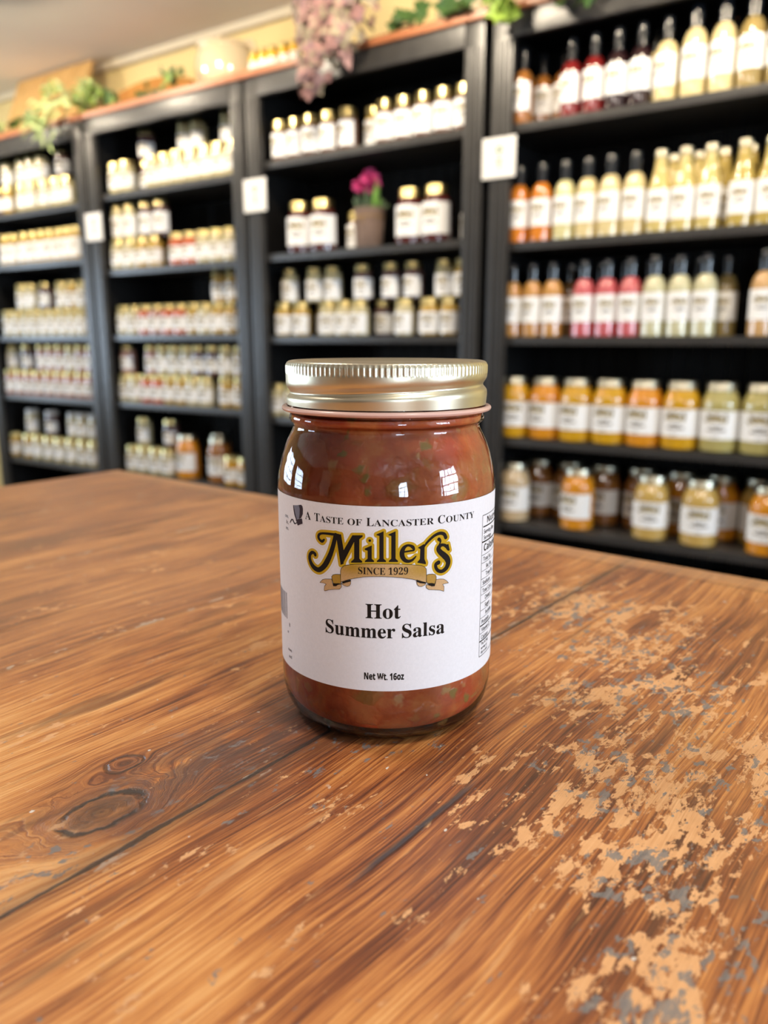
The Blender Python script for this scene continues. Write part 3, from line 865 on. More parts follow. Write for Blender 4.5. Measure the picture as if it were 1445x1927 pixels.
for ci, (a, b, shelves) in enumerate(CASES):
    w = b - a
    root = tag(empty('bookcase', W(a, 0, -CAM_Z), ROTW), CLAB[ci], 'bookcase', 'black bookcases along the wall')
    zt, z0 = TOPZ + CAM_Z, 0.0
    T = .018
    for x in (0, w - T): link('side_panel', boxmesh('side_panel', x, x + T, .009, DEP, z0, zt, bev=.001), root, [M_inner])
    bm = bmesh.new()
    n = 16
    for i in range(n):     # beadboard back
        x0 = T + (w - 2 * T) * i / n
        box(bm, x0 + .0012, T + (w - 2 * T) * (i + 1) / n - .0012, DEP - .012, DEP - .002, .02, zt - .02, bev=.0015)
    link('back_panel', finish(bm, 'back_panel'), root, [M_inner])
    link('top_panel', boxmesh('top_panel', T, w - T, .009, DEP, zt - T, zt), root, [M_inner])
    link('top_rail', boxmesh('top_rail', .058, w - .058, -.012, .009, zt - .058, zt, bev=.002), root, [M_black])
    link('plinth', boxmesh('plinth', .058, w - .058, -.012, .009, z0, CAM_Z + shelves[-1] - .022, bev=.002), root, [M_black])
    for x in (0, w - .058):
        bm = bmesh.new()
        box(bm, x, x + .058, -.008, .009, z0, zt, bev=.0015)
        for q in range(3): # reeded face
            box(bm, x + .008 + q * .0155, x + .008 + q * .0155 + .011, -.0125, -.0075, z0 + .06, zt - .06, bev=.002)
        link('face_stile', finish(bm, 'face_stile'), root, [M_black])
    for z in shelves:
        link('shelf', boxmesh('shelf', T, w - T, .0095, DEP - .012, CAM_Z + z - .022, CAM_Z + z, bev=.001), root, [M_black])
def redwood():
    k = NT('red_brown_wood')
    v = k.sep(k.obj())
    g = k.noise(k.xyz(k.math('MULTIPLY', v[0], 4), k.math('MULTIPLY', v[1], 70), k.math('MULTIPLY', v[2], 70)), 1.0, 4, .6)
    k.put(k.b.inputs['Base Color'], k.ramp(g, [(.3, (.20, .065, .025)), (.7, (.44, .17, .075))]))
    k.b.inputs['Roughness'].default_value = .38
    return k.m
o = link('top_board', boxmesh('top_board', -3.63, -.165, -.022, .31, 0, .022, bev=.004), None, [redwood()], W(0, 0, TOPZ), ROTW)
tag(o, 'long red-brown board lying across the tops of the black bookcases', 'board')
BT = TOPZ + .022

# price cards on the stiles
M_card = paper_mat('card_paper', (.80, .78, .75))
M_cardink = mat('green_card_ink', (.16, .24, .14), .7)
bm = bmesh.new()
box(bm, 0, .098, -.0035, 0, 0, .102)
for x0, x1, z0, z1 in ((.040, .060, .074, .080), (.036, .064, .066, .070), (.045, .056, .058, .063), (.040, .060, .044, .048), (.044, .058, .036, .040), (.046, .056, .026, .031)):
    box(bm, x0, x1, -.0042, -.0030, z0, z1, mi=1)
card_me = finish(bm, 'card', False)
card_me.materials.append(M_card); card_me.materials.append(M_cardink)
for s, z, lab in ((-2.808, .380, 'small white card between the first two bookcases at the far end'), (-1.952, .415, 'white card on the post beside the hydrangea bookcase'),
                  (-1.066, .425, 'largest white card, with green print, on the post nearest the bottles')):
    o = link('shelf_card', card_me, None, (), W(s, -.0128, z), ROTW)
    tag(o, lab, 'card', 'white cards on the bookcase posts')

# ------------------------------------------------------------------ jars and bottles
def c_(name, col, rough=.12): return mat(name, col, rough, coat=1.0, vary=.25, scale=60)
CONT = {
 'cream': c_('ranch_dressing', (.66, .54, .28)), 'yg': c_('pale_green_dressing', (.62, .57, .30)), 'yel': c_('yellow_dressing', (.58, .46, .17)), 'yel2': c_('mustard_dressing', (.46, .34, .09)),
 'or': c_('orange_dressing', (.62, .20, .020)), 'am': c_('amber_dressing', (.48, .24, .06)), 'pink': c_('pink_dressing', (.52, .10, .11)), 'cg': c_('celery_dressing', (.55, .52, .33)),
 'tan': c_('tan_dressing', (.55, .33, .14)), 'red': c_('red_syrup', (.17, .012, .012)), 'dark': c_('dark_syrup', (.022, .008, .010)), 'amber': c_('amber_syrup', (.28, .11, .025)),
 'olive': c_('olive_vinaigrette', (.30, .22, .08)), 'br': c_('brown_sauce', (.16, .085, .025)), 'ya': c_('yellow_peaches', (.60, .32, .012)), 'peach': c_('orange_peaches', (.66, .26, .015)),
 'pg': c_('pale_pickles', (.42, .36, .13)), 'mix': c_('mixed_relish', (.55, .36, .10)), 'white': c_('pale_fruit', (.60, .45, .27)), 'jam': c_('dark_jam', (.075, .012, .012)),
 'brownbase': c_('brown_spice', (.16, .085, .06)), 'pale': c_('pale_spread', (.52, .45, .26)), 'salsa': c_('red_pepper_spread', (.50, .12, .045)), 'honey': c_('golden_spread', (.45, .29, .06)),
 'gold': c_('golden_honey', (.66, .38, .03)), 'rose': c_('rosy_spread', (.42, .22, .17)), 'plum': c_('plum_spread', (.10, .05, .045))}
M_gl = mat('gold_jar_lid', (.64, .53, .24), .30, 1.0)
M_sl = mat('pale_jar_lid', (.62, .58, .45), .30, 1.0)
M_wl = mat('white_jar_lid', (.62, .60, .57), .4)
M_cap = mat('black_cap', (.012, .014, .018), .16, coat=.6)
M_lab = paper_mat('jar_label_paper', (.93, .925, .92))
M_smallink = mat('brown_label_print', (.09, .065, .035), .7)
M_lab2 = mat('gold_label_print', (.42, .32, .12), .7)
MINI = [M_lab, M_smallink, M_lab2, M_lab2]
def minilabel(name, r, z0, z1, ang=88):
    """small version of the same label: slogan, gold name, product lines"""
    P = Print()
    sc = min(r * 1000 / 40.4, (z1 - z0) * 1000 / 64.7) * 1.0
    logo(P, 1, 1, 2, 2, 0, n=2, dx=0, dz=0, full=False)
    for kname in ('banner', 'tailL', 'tailR'): P.poly(RIBBON[kname], 6, 2)
    for u0, u1, za, zb in ((-28, 30, 81, 82.6), (-11, 11, 48.6, 52.5), (-20, 20, 41.5, 45.5), (-8, 6, 27, 29)):
        P.poly([(u0, za), (u1, za), (u1, zb), (u0, zb)], 2, 1)
    Rn = r / sc * 1000
    H = (z1 - z0) * 1000 / sc
    P.unite()
    for v in P.bm.verts: v.co.y = (v.co.y - 54.8) + H / 2
    hw = R_(ang) * Rn
    me = P.wrap(Rn, -hw, hw, 0, H, 0, name, MINI, step=Rn * .16, layer=.10, scale=sc)
    for v in me.vertices: v.co.z += z0
    return me
def jar_profile(r, h, lid_h, neck=.84, shoulder=.12, foot=.88):
    hb = h - lid_h
    sh = h * shoulder
    return crom([(r * foot * .9, 0), (r * foot, .0008), (r * .97, r * .10), (r, r * .24), (r, hb * .5), (r, hb - sh * 1.5), (r * .97, hb - sh), (r * (neck + .06), hb - sh * .35), (r * neck, hb), (r * neck, hb + lid_h * .3)], 3)
def lid_profile(r, z0, z1, dome=0.0):
    return [(r, z0), (r * 1.02, z0 + .0008), (r * 1.02, z0 + .002), (r, z0 + .003), (r, z1 - .003), (r * .97, z1 - .0008), (r * .9, z1), (r * .86, z1 - dome * 0), (0, z1 + dome)]
TYPES = {}
def jartype(key, name, r, h, lid_h, lidmat, lab, neck=.86, shoulder=.12, labr=(.20, .70), dome=0.0, segs=28):
    body = lathemesh(name, [(0, .001)] + jar_profile(r, h, lid_h, neck, shoulder) + [(0, h - lid_h * .6)], segs)
    body.materials.append(CONT['pale'])
    lidm = lathemesh('lid', [(0, h - lid_h + .001)] + lid_profile(r * neck * 1.06, h - lid_h, h, dome), segs)
    lidm.materials.append(lidmat)
    hb = h - lid_h
    lb = minilabel('label', r + .0006, hb * labr[0], hb * labr[1])
    TYPES[key] = (name, body, [('lid', lidm), ('label', lb)], r, h, lab)
def bottletype(key, name, r, h, capz, lab, neck_r=.0115, body_top=.60, capr=1.15, gold=False, labr=(.14, .52), ang=80):
    if gold: sh = [(r, h * .25), (r, h * .48), (r * .93, h * .56), (r * .74, h * .66), (r * .58, h * .76), (r * .50, h * .86), (r * .48, h * .98)]
    else:
        q = (capz - body_top) / .21
        sh = [(r, h * .3), (r, h * body_top), (r * .93, h * (body_top + .085 * q)), (r * .76, h * (body_top + .155 * q)), (r * .54, h * (body_top + .20 * q)), (neck_r, h * (capz + .01)), (neck_r, h * .985)]
    prof = crom([(r * .86, 0), (r * .95, .0012), (r, .006)] + sh, 3)
    body = lathemesh(name, [(0, .001)] + prof + [(0, prof[-1][1])], 24)
    body.materials.append(CONT['cream'])
    if gold:
        cr = r * .56
        cm = lathemesh('cap', [(0, h * .915)] + lid_profile(cr, h * .92, h) , 20); cm.materials.append(M_sl)
    else:
        cm = lathemesh('cap', [(neck_r * 1.02, h * capz), (neck_r * capr, h * capz + .0005), (neck_r * capr, h * .86), (neck_r * (capr + .12), h * .865), (neck_r * (capr + .12), h * .90), (neck_r * capr, h * .905), (neck_r * capr, h * .985), (neck_r * (capr - .15), h), (0, h)], 20)
        cm.materials.append(M_cap)
    lb = minilabel('label', r + .0005, h * labr[0], h * labr[1], ang)
    TYPES[key] = (name, body, [('cap', cm), ('label', lb)], r, h, lab)
jartype('hp', 'half_pint_jar', .0315, .112, .018, M_gl, 'half-pint jar')
jartype('hpw', 'half_pint_jar', .0315, .112, .018, M_sl, 'half-pint jar')
jartype('tall', 'spread_jar', .0300, .128, .020, M_gl, 'tall jar', labr=(.12, .78))
jartype('spice', 'spice_jar', .0300, .120, .026, M_gl, 'jar', neck=.80, shoulder=.10, labr=(.12, .86), dome=.004)
jartype('jam', 'jam_jar', .0440, .160, .027, M_gl, 'large jar', neck=.72, shoulder=.13, labr=(.17, .83))
jartype('small', 'condiment_jar', .0305, .110, .020, M_gl, 'jar', neck=.82, labr=(.10, .76))
jartype('quart', 'quart_jar', .0460, .172, .019, M_sl, 'quart jar', neck=.76, shoulder=.15, labr=(.22, .68), segs=36)
jartype('tiny', 'honey_jar', .0185, .076, .013, M_gl, 'little jar', neck=.9, labr=(.25, .65))
bottletype('sauce', 'dressing_bottle', .0292, .197, .755, 'bottle', body_top=.535, neck_r=.0118, labr=(.19, .545))
bottletype('syrup', 'syrup_bottle', .0275, .186, .715, 'bottle', body_top=.52, neck_r=.0095, labr=(.17, .54))
bottletype('gold', 'dressing_bottle', .0285, .192, .9, 'bottle', gold=True)

import itertools
def place(kind, s, d, z, cont, label, group, rot=None, lidm=None):
    name, body, parts, r, h, _ = TYPES[kind]
    root = link(name, body, None, (), W(s, d, z), ROTW + (random.uniform(-.35, .35) if rot is None else rot))
    root.material_slots[0].link = 'OBJECT'
    root.material_slots[0].material = CONT[cont]
    for n, me in parts:
        p = link(n, me, root)
        if n == 'lid' and lidm is not None:
            p.material_slots[0].link = 'OBJECT'
            p.material_slots[0].material = lidm
    tag(root, label, 'bottle' if 'bottle' in name else 'jar', group)
    return root
CW = {'cream': 'creamy white', 'yg': 'pale yellow-green', 'yel': 'yellow', 'yel2': 'deep yellow', 'or': 'orange', 'am': 'amber', 'pink': 'pink', 'cg': 'pale green', 'tan': 'tan', 'red': 'red', 'dark': 'near-black',
      'amber': 'brown', 'olive': 'olive', 'br': 'brown', 'ya': 'yellow', 'peach': 'orange', 'pg': 'pale green', 'mix': 'mixed yellow', 'white': 'pale peach', 'jam': 'dark red', 'brownbase': 'brown', 'pale': 'pale',
      'salsa': 'red-orange', 'honey': 'golden', 'rose': 'rosy', 'plum': 'plum'}
SHN = ['top', 'second', 'third', 'fourth', 'fifth', 'bottom']
def spaced(ss, r, lo, hi):
    """keeps neighbours from touching while staying close to the wanted places"""
    s = sorted(ss)
    g = 2 * r + .0012
    for _ in range(200):
        for i in range(len(s) - 1):
            q = g - (s[i + 1] - s[i])
            if q > 0: s[i] -= q / 2; s[i + 1] += q / 2
        for i in range(len(s)):
            s[i] = min(max(s[i], lo + r), hi - r)
    return s
def row(ci, si, kind, ss, conts, where='row', d=None, tier=0, lidm=None, base_h=None, zadd=0.0):
    a, b, sh = CASES[ci]
    r, h = TYPES[kind][3], TYPES[kind][4]
    dd = (r + .013) if d is None else d
    z = sh[si] + (0 if tier == 0 else (base_h or h)) + .0004 + zadd + (.0004 if tier else 0)
    s2 = spaced(ss, r, a + .0195, b - .0195)
    if isinstance(conts, str): conts = [conts] * len(s2)
    noun = TYPES[kind][5]
    grp = '%s on the %s shelf of the %s, %s' % (noun + 's', SHN[si], CN[ci], where)
    n = len(s2)
    for i, (s, c) in enumerate(zip(s2, conts)):
        pos = 'only one' if n == 1 else ORD[i]
        if n == 1: lab = '%s %s alone in the %s, %s shelf, %s' % (CW[c], noun, where, SHN[si], CN[ci])
        else: lab = '%s %s, %s from left in %s, %s shelf, %s' % (CW[c], noun, ORD[i], where, SHN[si], CN[ci])
        lab = lab.replace('front row of gold-capped bottles', 'gold-capped front row').replace('back row of gold-capped bottles', 'gold-capped back row').replace('front row of larger bottles', 'larger front bottles')
        jit = random.uniform(-.003, .003)
        place(kind, s, dd + jit, z, c, lab, grp, lidm=lidm[i] if isinstance(lidm, list) else lidm)
F, BK, UP = 'front row', 'back row', 'upper row'
# nearest bookcase
row(3, 0, 'syrup', [-.978, -.845, -.785, -.725, -.667, -.606], ['amber', 'red', 'red', 'dark', 'dark', 'cream'], F, .040)
row(3, 0, 'syrup', [-.950, -.890, -.650], ['amber', 'amber', 'cream'], BK, .105)
_r = TYPES['syrup']
row(3, 0, 'sauce', [-.543, -.480, -.418, -.356], ['cream', 'cream', 'olive', 'olive'], 'front row of larger bottles', .040)
row(3, 1, 'sauce', [-.980, -.915, -.850, -.788, -.727, -.666], ['or', 'or', 'yg', 'cream', 'cream', 'cream'], F, .045)
row(3, 1, 'gold', [-.603, -.545, -.487, -.412, -.354], ['yel', 'yel', 'yel', 'yel2', 'yel2'], 'front row of gold-capped bottles', .045)
row(3, 1, 'gold', [-.590, -.530, -.470, -.410, -.350], ['yel', 'yel', 'yel2', 'yel2', 'yel2'], 'back row of gold-capped bottles', .112)
row(3, 2, 'sauce', [-.992, -.932, -.873, -.784, -.722, -.660, -.598, -.537, -.476, -.344], ['am', 'am', 'am', 'pink', 'pink', 'pink', 'cg', 'cg', 'cg', 'tan'], F, .045)
row(3, 2, 'sauce', [-.965, -.905, -.845, -.760, -.695, -.630, -.570, -.508, -.441], ['br', 'br', 'br', 'pink', 'pink', 'pink', 'cg', 'cg', 'olive'], BK, .112)
row(3, 3, 'quart', [-.980, -.886, -.793, -.700, -.607, -.513, -.419, -.325], ['ya', 'peach', 'ya', 'ya', 'peach', 'ya', 'pg', 'pg'], F, .062)
row(3, 4, 'quart', [-.972, -.777, -.572, -.447, -.285], ['white', 'peach', 'mix', 'mix', 'peach'], F, .060)
row(3, 4, 'quart', [-.938, -.840, -.735, -.630, -.520, -.418, -.322], ['amber', 'amber', 'amber', 'amber', 'peach', 'peach', 'mix'], BK, .165)
row(3, 5, 'quart', [-.931, -.835, -.664, -.567, -.470, -.373], ['br', 'br', 'br', 'olive', 'br', 'olive'], F, .14)
# bookcase under the hydrangea
row(2, 0, 'spice', [-1.833, -1.768, -1.703, -1.635, -1.560, -1.423, -1.357, -1.288, -1.220, -1.155], 'brownbase', F, .043)
row(2, 0, 'spice', [-1.492], ['honey'], BK, .085)
row(2, 1, 'jam', [-1.775, -1.677, -1.344, -1.250], ['jam'] * 4, F, .060)
row(2, 1, 'spice', [-1.585, -1.165], ['plum', 'jam'], BK, .115)
row(2, 2, 'small', [-1.838, -1.765, -1.650, -1.585, -1.520, -1.350, -1.262, -1.192], ['honey', 'honey', 'pale', 'pale', 'pale', 'pale', 'honey', 'honey'], 'lower row', .044)
row(2, 2, 'small', [-1.715, -1.470, -1.400, -1.310], ['honey', 'plum', 'plum', 'plum'], BK, .110)
row(2, 2, 'small', [-1.838, -1.730, -1.655, -1.532, -1.424, -1.340, -1.232, -1.165], ['pale', 'pale', 'pale', 'plum', 'plum', 'plum', 'pale', 'honey'], UP, .080, 1)
row(2, 3, 'hp', [-1.880, -1.815, -1.750], 'pale', F, .050)
# bookcase under the crock
row(1, 0, 'hp', [-2.680, -2.613, -2.460, -2.394, -2.324, -2.254, -2.185, -2.118, -2.051], 'pale', 'lower row', .046)
row(1, 0, 'hp', [-2.560], ['plum'], BK, .100)
row(1, 0, 'hp', [-2.562, -2.345, -2.278, -2.125, -2.058], ['plum', 'pale', 'pale', 'pale', 'pale'], UP, .105, 1)
row(1, 1, 'hp', [-2.690, -2.622, -2.549, -2.478, -2.351, -2.281, -2.214, -2.147, -2.078], ['pale', 'pale', 'honey', 'honey', 'salsa', 'salsa', 'pale', 'pale', 'pale'], 'lower row', .046)
row(1, 1, 'hp', [-2.425], ['honey'], BK, .1)
row(1, 1, 'tall', [-2.695, -2.622, -2.530, -2.450], ['pale', 'pale', 'plum', 'plum'], UP, .060, 1, base_h=.112)
row(1, 2, 'hp', [-2.690, -2.625, -2.558, -2.488, -2.420, -2.353, -2.287, -2.222, -2.157, -2.090], ['pale', 'pale', 'salsa', 'rose', 'salsa', 'salsa', 'honey', 'pale', 'honey', 'honey'], 'lower row', .046)
row(1, 2, 'hp', [-2.180, -2.108], 'honey', UP, .085, 1)
row(1, 3, 'hp', [-2.705, -2.637, -2.568, -2.500, -2.435, -2.369, -2.300, -2.235, -2.125, -2.055], ['pale', 'pale', 'salsa', 'salsa', 'honey', 'honey', 'pale', 'pale', 'honey', 'honey'], 'lower row', .046)
row(1, 3, 'hp', [-2.705, -2.553, -2.485, -2.419, -2.352, -2.285, -2.212, -2.140, -2.072], ['rose', 'rose', 'pale', 'pale', 'pale', 'plum', 'plum', 'pale', 'honey'], UP, .068, 1)
row(1, 4, 'hp', [-2.690, -2.622, -2.545, -2.475], ['pale', 'pale', 'pale', 'pale'], 'lower row', .050)
row(1, 4, 'quart', [-2.375, -2.200], ['peach', 'amber'], 'front pair', .062)
row(1, 4, 'quart', [-2.300], ['amber'], BK, .165)
row(1, 4, 'hp', [-2.118, -2.045], ['ya', 'ya'], 'end pair', .045)
row(1, 4, 'hp', [-2.640, -2.480], ['pale', 'plum'], UP, .075, 1)
# far-end bookcase
row(0, 0, 'hp', [-3.480, -3.410, -3.301, -3.234, -3.150, -3.060, -2.990], ['plum', 'honey', 'pale', 'pale', 'pale', 'pale', 'pale'], 'lower row', .046)
row(0, 0, 'hp', [-3.440, -3.325, -3.255, -3.185, -3.040], ['pale', 'pale', 'pale', 'pale', 'plum'], UP, .070, 1)
row(0, 1, 'tall', [-3.475, -3.408, -3.325, -3.260, -3.197, -3.135, -3.073, -3.011, -2.949], 'honey', F, .046)
row(0, 2, 'hp', [-3.495, -3.425, -3.350, -3.280, -3.212, -3.143, -3.075, -3.008, -2.941], 'pale', 'lower row', .046)
row(0, 2, 'hp', [-3.405, -3.335, -3.235, -3.115, -3.045, -2.965], ['pale', 'pale', 'plum', 'pale', 'honey', 'pale'], UP, .068, 1)
row(0, 3, 'hp', [-3.530, -3.455, -3.380, -3.305, -3.228, -3.150, -3.072, -2.995, -2.928], 'rose', 'lower row', .046)
row(0, 3, 'hp', [-3.530, -3.412, -3.292, -3.220, -3.150, -3.080, -3.010, -2.940], ['pale', 'plum', 'rose', 'rose', 'rose', 'pale', 'rose', 'rose'], UP, .066, 1)
row(0, 4, 'hp', [-3.545, -3.433, -3.359, -3.275, -3.190, -3.105, -3.020, -2.940], ['honey', 'honey', 'pale', 'pale', 'pale', 'pale', 'pale', 'pale'], 'lower row', .046)
row(0, 4, 'hp', [-3.430, -3.280, -3.113, -3.040, -2.962], ['pale', 'plum', 'pale', 'pale', 'pale'], UP, .070, 1, lidm=M_wl)
row(0, 5, 'hp', [-3.550, -3.480, -3.410], 'rose', F, .046)

# ------------------------------------------------------------------ potted flower on the second shelf
zs = CASES[2][2][1]
pot = tag(empty('potted_flower', W(-1.507, .078, zs + .0005), ROTW), 'pink flower with green leaves in a burlap-wrapped pot', 'plant')
def burlap():
    k = NT('burlap')
    v = k.sep(k.obj())
    wv = k.math('MULTIPLY', k.math('SINE', k.math('MULTIPLY', v[2], 2400)), k.math('SINE', k.math('MULTIPLY', v[0], 2400)))
    nz = k.noise(k.obj(), 70, 4)
    k.put(k.b.inputs['Base Color'], k.mix(nz, (.20, .13, .10), (.36, .25, .20)))
    k.b.inputs['Roughness'].default_value = .9
    k.bump(k.math('ADD', wv, nz), .001)
    return k.m
bm = bmesh.new()
lathe(bm, [(0, .001), (.040, 0), (.043, .004), (.045, .05), (.046, .085), (.044, .095), (.050, .118), (.047, .121), (.041, .100), (0, .098)], 28)
bmesh.ops.recalc_face_normals(bm, faces=bm.faces)
for v in bm.verts:
    a = math.atan2(v.co.x, v.co.y)
    f = 1 + .04 * math.sin(a * 9 + v.co.z * 40) * (.4 + v.co.z * 6)
    v.co.x *= f; v.co.y *= f
link('pot', finish(bm, 'pot'), pot, [burlap()])
bm = bmesh.new()
tw = [(.047 * math.sin(t * .35), -.047 * math.cos(t * .35), .094 + .0015 * math.sin(t)) for t in range(37)]
tube(bm, tw, .002, 6)
tube(bm, [(.0, -.048, .094), (.012, -.055, .086), (.016, -.054, .072)], .0018, 6)
tube(bm, [(.0, -.048, .094), (-.012, -.055, .088), (-.019, -.053, .076)], .0018, 6)
link('twine', finish(bm, 'twine'), pot, [mat('jute_twine', (.36, .22, .09), .85)])
def blade(bm, base, tip, width, droop=0.0, mi=0, n=7, fold=.25):
    base, tip = Vector(base), Vector(tip)
    ax = tip - base
    side = ax.cross(Vector((random.uniform(-.4, .4), -1, random.uniform(-.2, .4))))
    if side.length < 1e-5: side = Vector((1, 0, 0))
    side.normalize()
    up = side.cross(ax).normalized()
    L, C, Rr = [], [], []
    for i in range(n):
        t = i / (n - 1)
        c = base + ax * t + Vector((0, 0, -droop * t * t))
        w = width * (math.sin(math.pi * min(.98, .12 + t * .86)) ** .8)
        C.append(bm.verts.new(c)); L.append(bm.verts.new(c - side * w / 2 + up * w * fold)); Rr.append(bm.verts.new(c + side * w / 2 + up * w * fold))
    for i in range(n - 1):
        for q in ((L[i], C[i], C[i + 1], L[i + 1]), (C[i], Rr[i], Rr[i + 1], C[i + 1])):
            f = bm.faces.new(q); f.material_index = mi
bm = bmesh.new()
for i in range(34):
    a = random.uniform(0, 2 * math.pi); l = random.uniform(.05, .10); el = random.uniform(.3, 1.3)
    blade(bm, (.02 * math.cos(a), .02 * math.sin(a), .10), (.02 * math.cos(a) + l * .62 * math.cos(a) * math.cos(el), l * .5 * math.sin(a), .10 + l * math.sin(el)), .016, .012)
link('foliage', finish(bm, 'foliage'), pot, [mat('grey_green_leaf', (.10, .15, .08), .55, vary=.3, scale=80)])
bm = bmesh.new()
for i in range(6): blade(bm, (.028, -.01, .10), (.042 + .008 * math.sin(i * 2.2), -.02 + .006 * i, .205 - .018 * i), .018, .004)
o = link('grass_blades', finish(bm, 'grass_blades'), pot, [mat('fresh_green_leaf', (.16, .33, .05), .5, vary=.2)])
o['label'] = 'bright green upright blades'
bm = bmesh.new()
for cx, cz, rr in ((-.022, .190, .030), (.012, .208, .032), (-.004, .180, .026), (.026, .190, .022)):
    for i in range(46):
        th = random.uniform(0, 2 * math.pi); ph = math.acos(random.uniform(-.7, 1))
        dv = Vector((math.sin(ph) * math.cos(th), math.sin(ph) * math.sin(th), math.cos(ph)))
        p = Vector((cx, -.012, cz))
        blade(bm, p + dv * rr * .3, p + dv * rr, .012, .003, 0, 5)
link('flower_head', finish(bm, 'flower_head'), pot, [mat('magenta_petal', (.56, .055, .22), .6, vary=.35, scale=60)])
bm = bmesh.new()
for cx, cz in ((-.022, .185), (.012, .20), (.026, .185)): tube(bm, [(cx * .3, 0, .098), (cx * .7, -.006, .15), (cx, -.012, cz)], .0022, 6)
link('stem', finish(bm, 'stem'), pot, [mat('flower_stem', (.12, .20, .06), .6)])

# ------------------------------------------------------------------ things on top of the bookcases
def plankwood(name, c0, c1):
    k = NT(name)
    v = k.sep(k.obj())
    g = k.noise(k.xyz(k.math('MULTIPLY', v[0], 45), k.math('MULTIPLY', v[1], 45), k.math('MULTIPLY', v[2], 5)), 1.0, 5, .6)
    kn = k.step(k.noise(k.obj(), 16, 2), .69, .74)
    k.put(k.b.inputs['Base Color'], k.mix(k.math('MULTIPLY', kn, .6), k.ramp(g, [(.3, c0), (.7, c1)]), (.16, .08, .03)))
    k.b.inputs['Roughness'].default_value = .55
    return k.m
# leaning light wood board made of two planks
root = tag(empty('wooden_sign_board', W(-3.56, .12, BT + .0015), ROTW), 'light wooden board leaning on the wall above the far-end bookcase', 'board')
M_lw = plankwood('light_pine', (.52, .30, .10), (.72, .46, .18))
tilt = R_(-21)
def leanbox(name, x0, x1, y0, y1, z0, z1, m, skew=0.0):
    bm = bmesh.new()
    box(bm, x0, x1, y0, y1, z0, z1, bev=.003)
    for v in bm.verts: v.co.x += skew * v.co.z
    bmesh.ops.rotate(bm, verts=bm.verts, cent=(0, 0, 0), matrix=Matrix.Rotation(tilt, 3, 'X'))
    mz = min(v.co.z for v in bm.verts)
    for v in bm.verts: v.co.z -= min(0, mz) if name == 'x' else 0
    return link(name, finish(bm, name), root, [m])
leanbox('plank', -.01, .415, 0, .020, .008, .316, M_lw, .03)
leanbox('plank', .420, .525, 0, .020, .008, .314, M_lw, .03)
leanbox('batten', .03, .49, .021, .036, .05, .09, M_lw, .03)
leanbox('batten', .03, .49, .021, .036, .21, .25, M_lw, .03)
# orange-brown arched cutting board
root = tag(empty('cutting_board', W(-2.935, .200, BT + .001), ROTW), 'orange-brown arched wooden board lying low behind the ivy leaves', 'board')
bm = bmesh.new()
n = 24
prof = [(0, 0)] + [(.50 * i / n, .118 + .045 * math.sin(math.pi * i / n) ** .8) for i in range(n + 1)] + [(.50, 0)]
lo = [bm.verts.new((x, 0, z)) for x, z in prof]; hi = [bm.verts.new((x, .022, z)) for x, z in prof]
bm.faces.new(lo); bm.faces.new(hi[::-1])
for i in range(len(prof)):
    j = (i + 1) % len(prof)
    bm.faces.new((lo[j], lo[i], hi[i], hi[j]))
bmesh.ops.recalc_face_normals(bm, faces=bm.faces)
bmesh.ops.rotate(bm, verts=bm.verts, cent=(0, .0, 0), matrix=Matrix.Rotation(R_(-14), 3, 'X'))
mz = min(v.co.z for v in bm.verts)
for v in bm.verts: v.co.z -= mz
link('board', finish(bm, 'board', False), root, [plankwood('orange_wood', (.42, .17, .03), (.60, .28, .06))])
# glazed crock with a handle
root = tag(empty('cream_crock', W(-2.175, .155, BT + .0005), ROTW), 'glossy cream crock with a handle, on top of the bookcases', 'crock')
M_glaze = mat('cream_glaze', (.66, .56, .38), .12, coat=1.0, vary=.06, scale=12)
link('pot', lathemesh('pot', [(0, .004)] + crom([(.085, 0), (.094, .004), (.104, .03), (.110, .08), (.107, .115), (.098, .136), (.096, .144), (.103, .153), (.101, .158), (.094, .155), (.090, .140), (.098, .08), (.090, .02)], 4) + [(0, .016)], 40), root, [M_glaze])
bm = bmesh.new()
tube(bm, crom([(.100, -.01, .150), (.128, -.012, .150), (.142, -.012, .115), (.132, -.012, .075), (.106, -.010, .055)], 5), .0095, 10)
link('handle', finish(bm, 'handle'), root, [M_glaze])
# little golden jars
for i, s in enumerate((-1.945, -1.905, -1.865, -1.815, -1.772)):
    place('tiny', s, .050, BT + .0005, 'gold', 'little golden jar on the bookcase top, %s between the crock and the hydrangea' % ORD[i], 'little golden jars on the top board')
# second pale crock at the other end
root = tag(empty('pale_crock', W(-1.235, .17, BT + .0005), ROTW), 'pale glossy crock standing behind the ivy, beside the hydrangea', 'crock')
link('pot', lathemesh('pot', [(0, .004)] + crom([(.06, 0), (.07, .004), (.078, .03), (.08, .09), (.07, .13), (.066, .145), (.072, .155), (.069, .16), (.06, .145), (.07, .09), (.06, .02)], 4) + [(0, .014)], 32), root, [M_glaze])

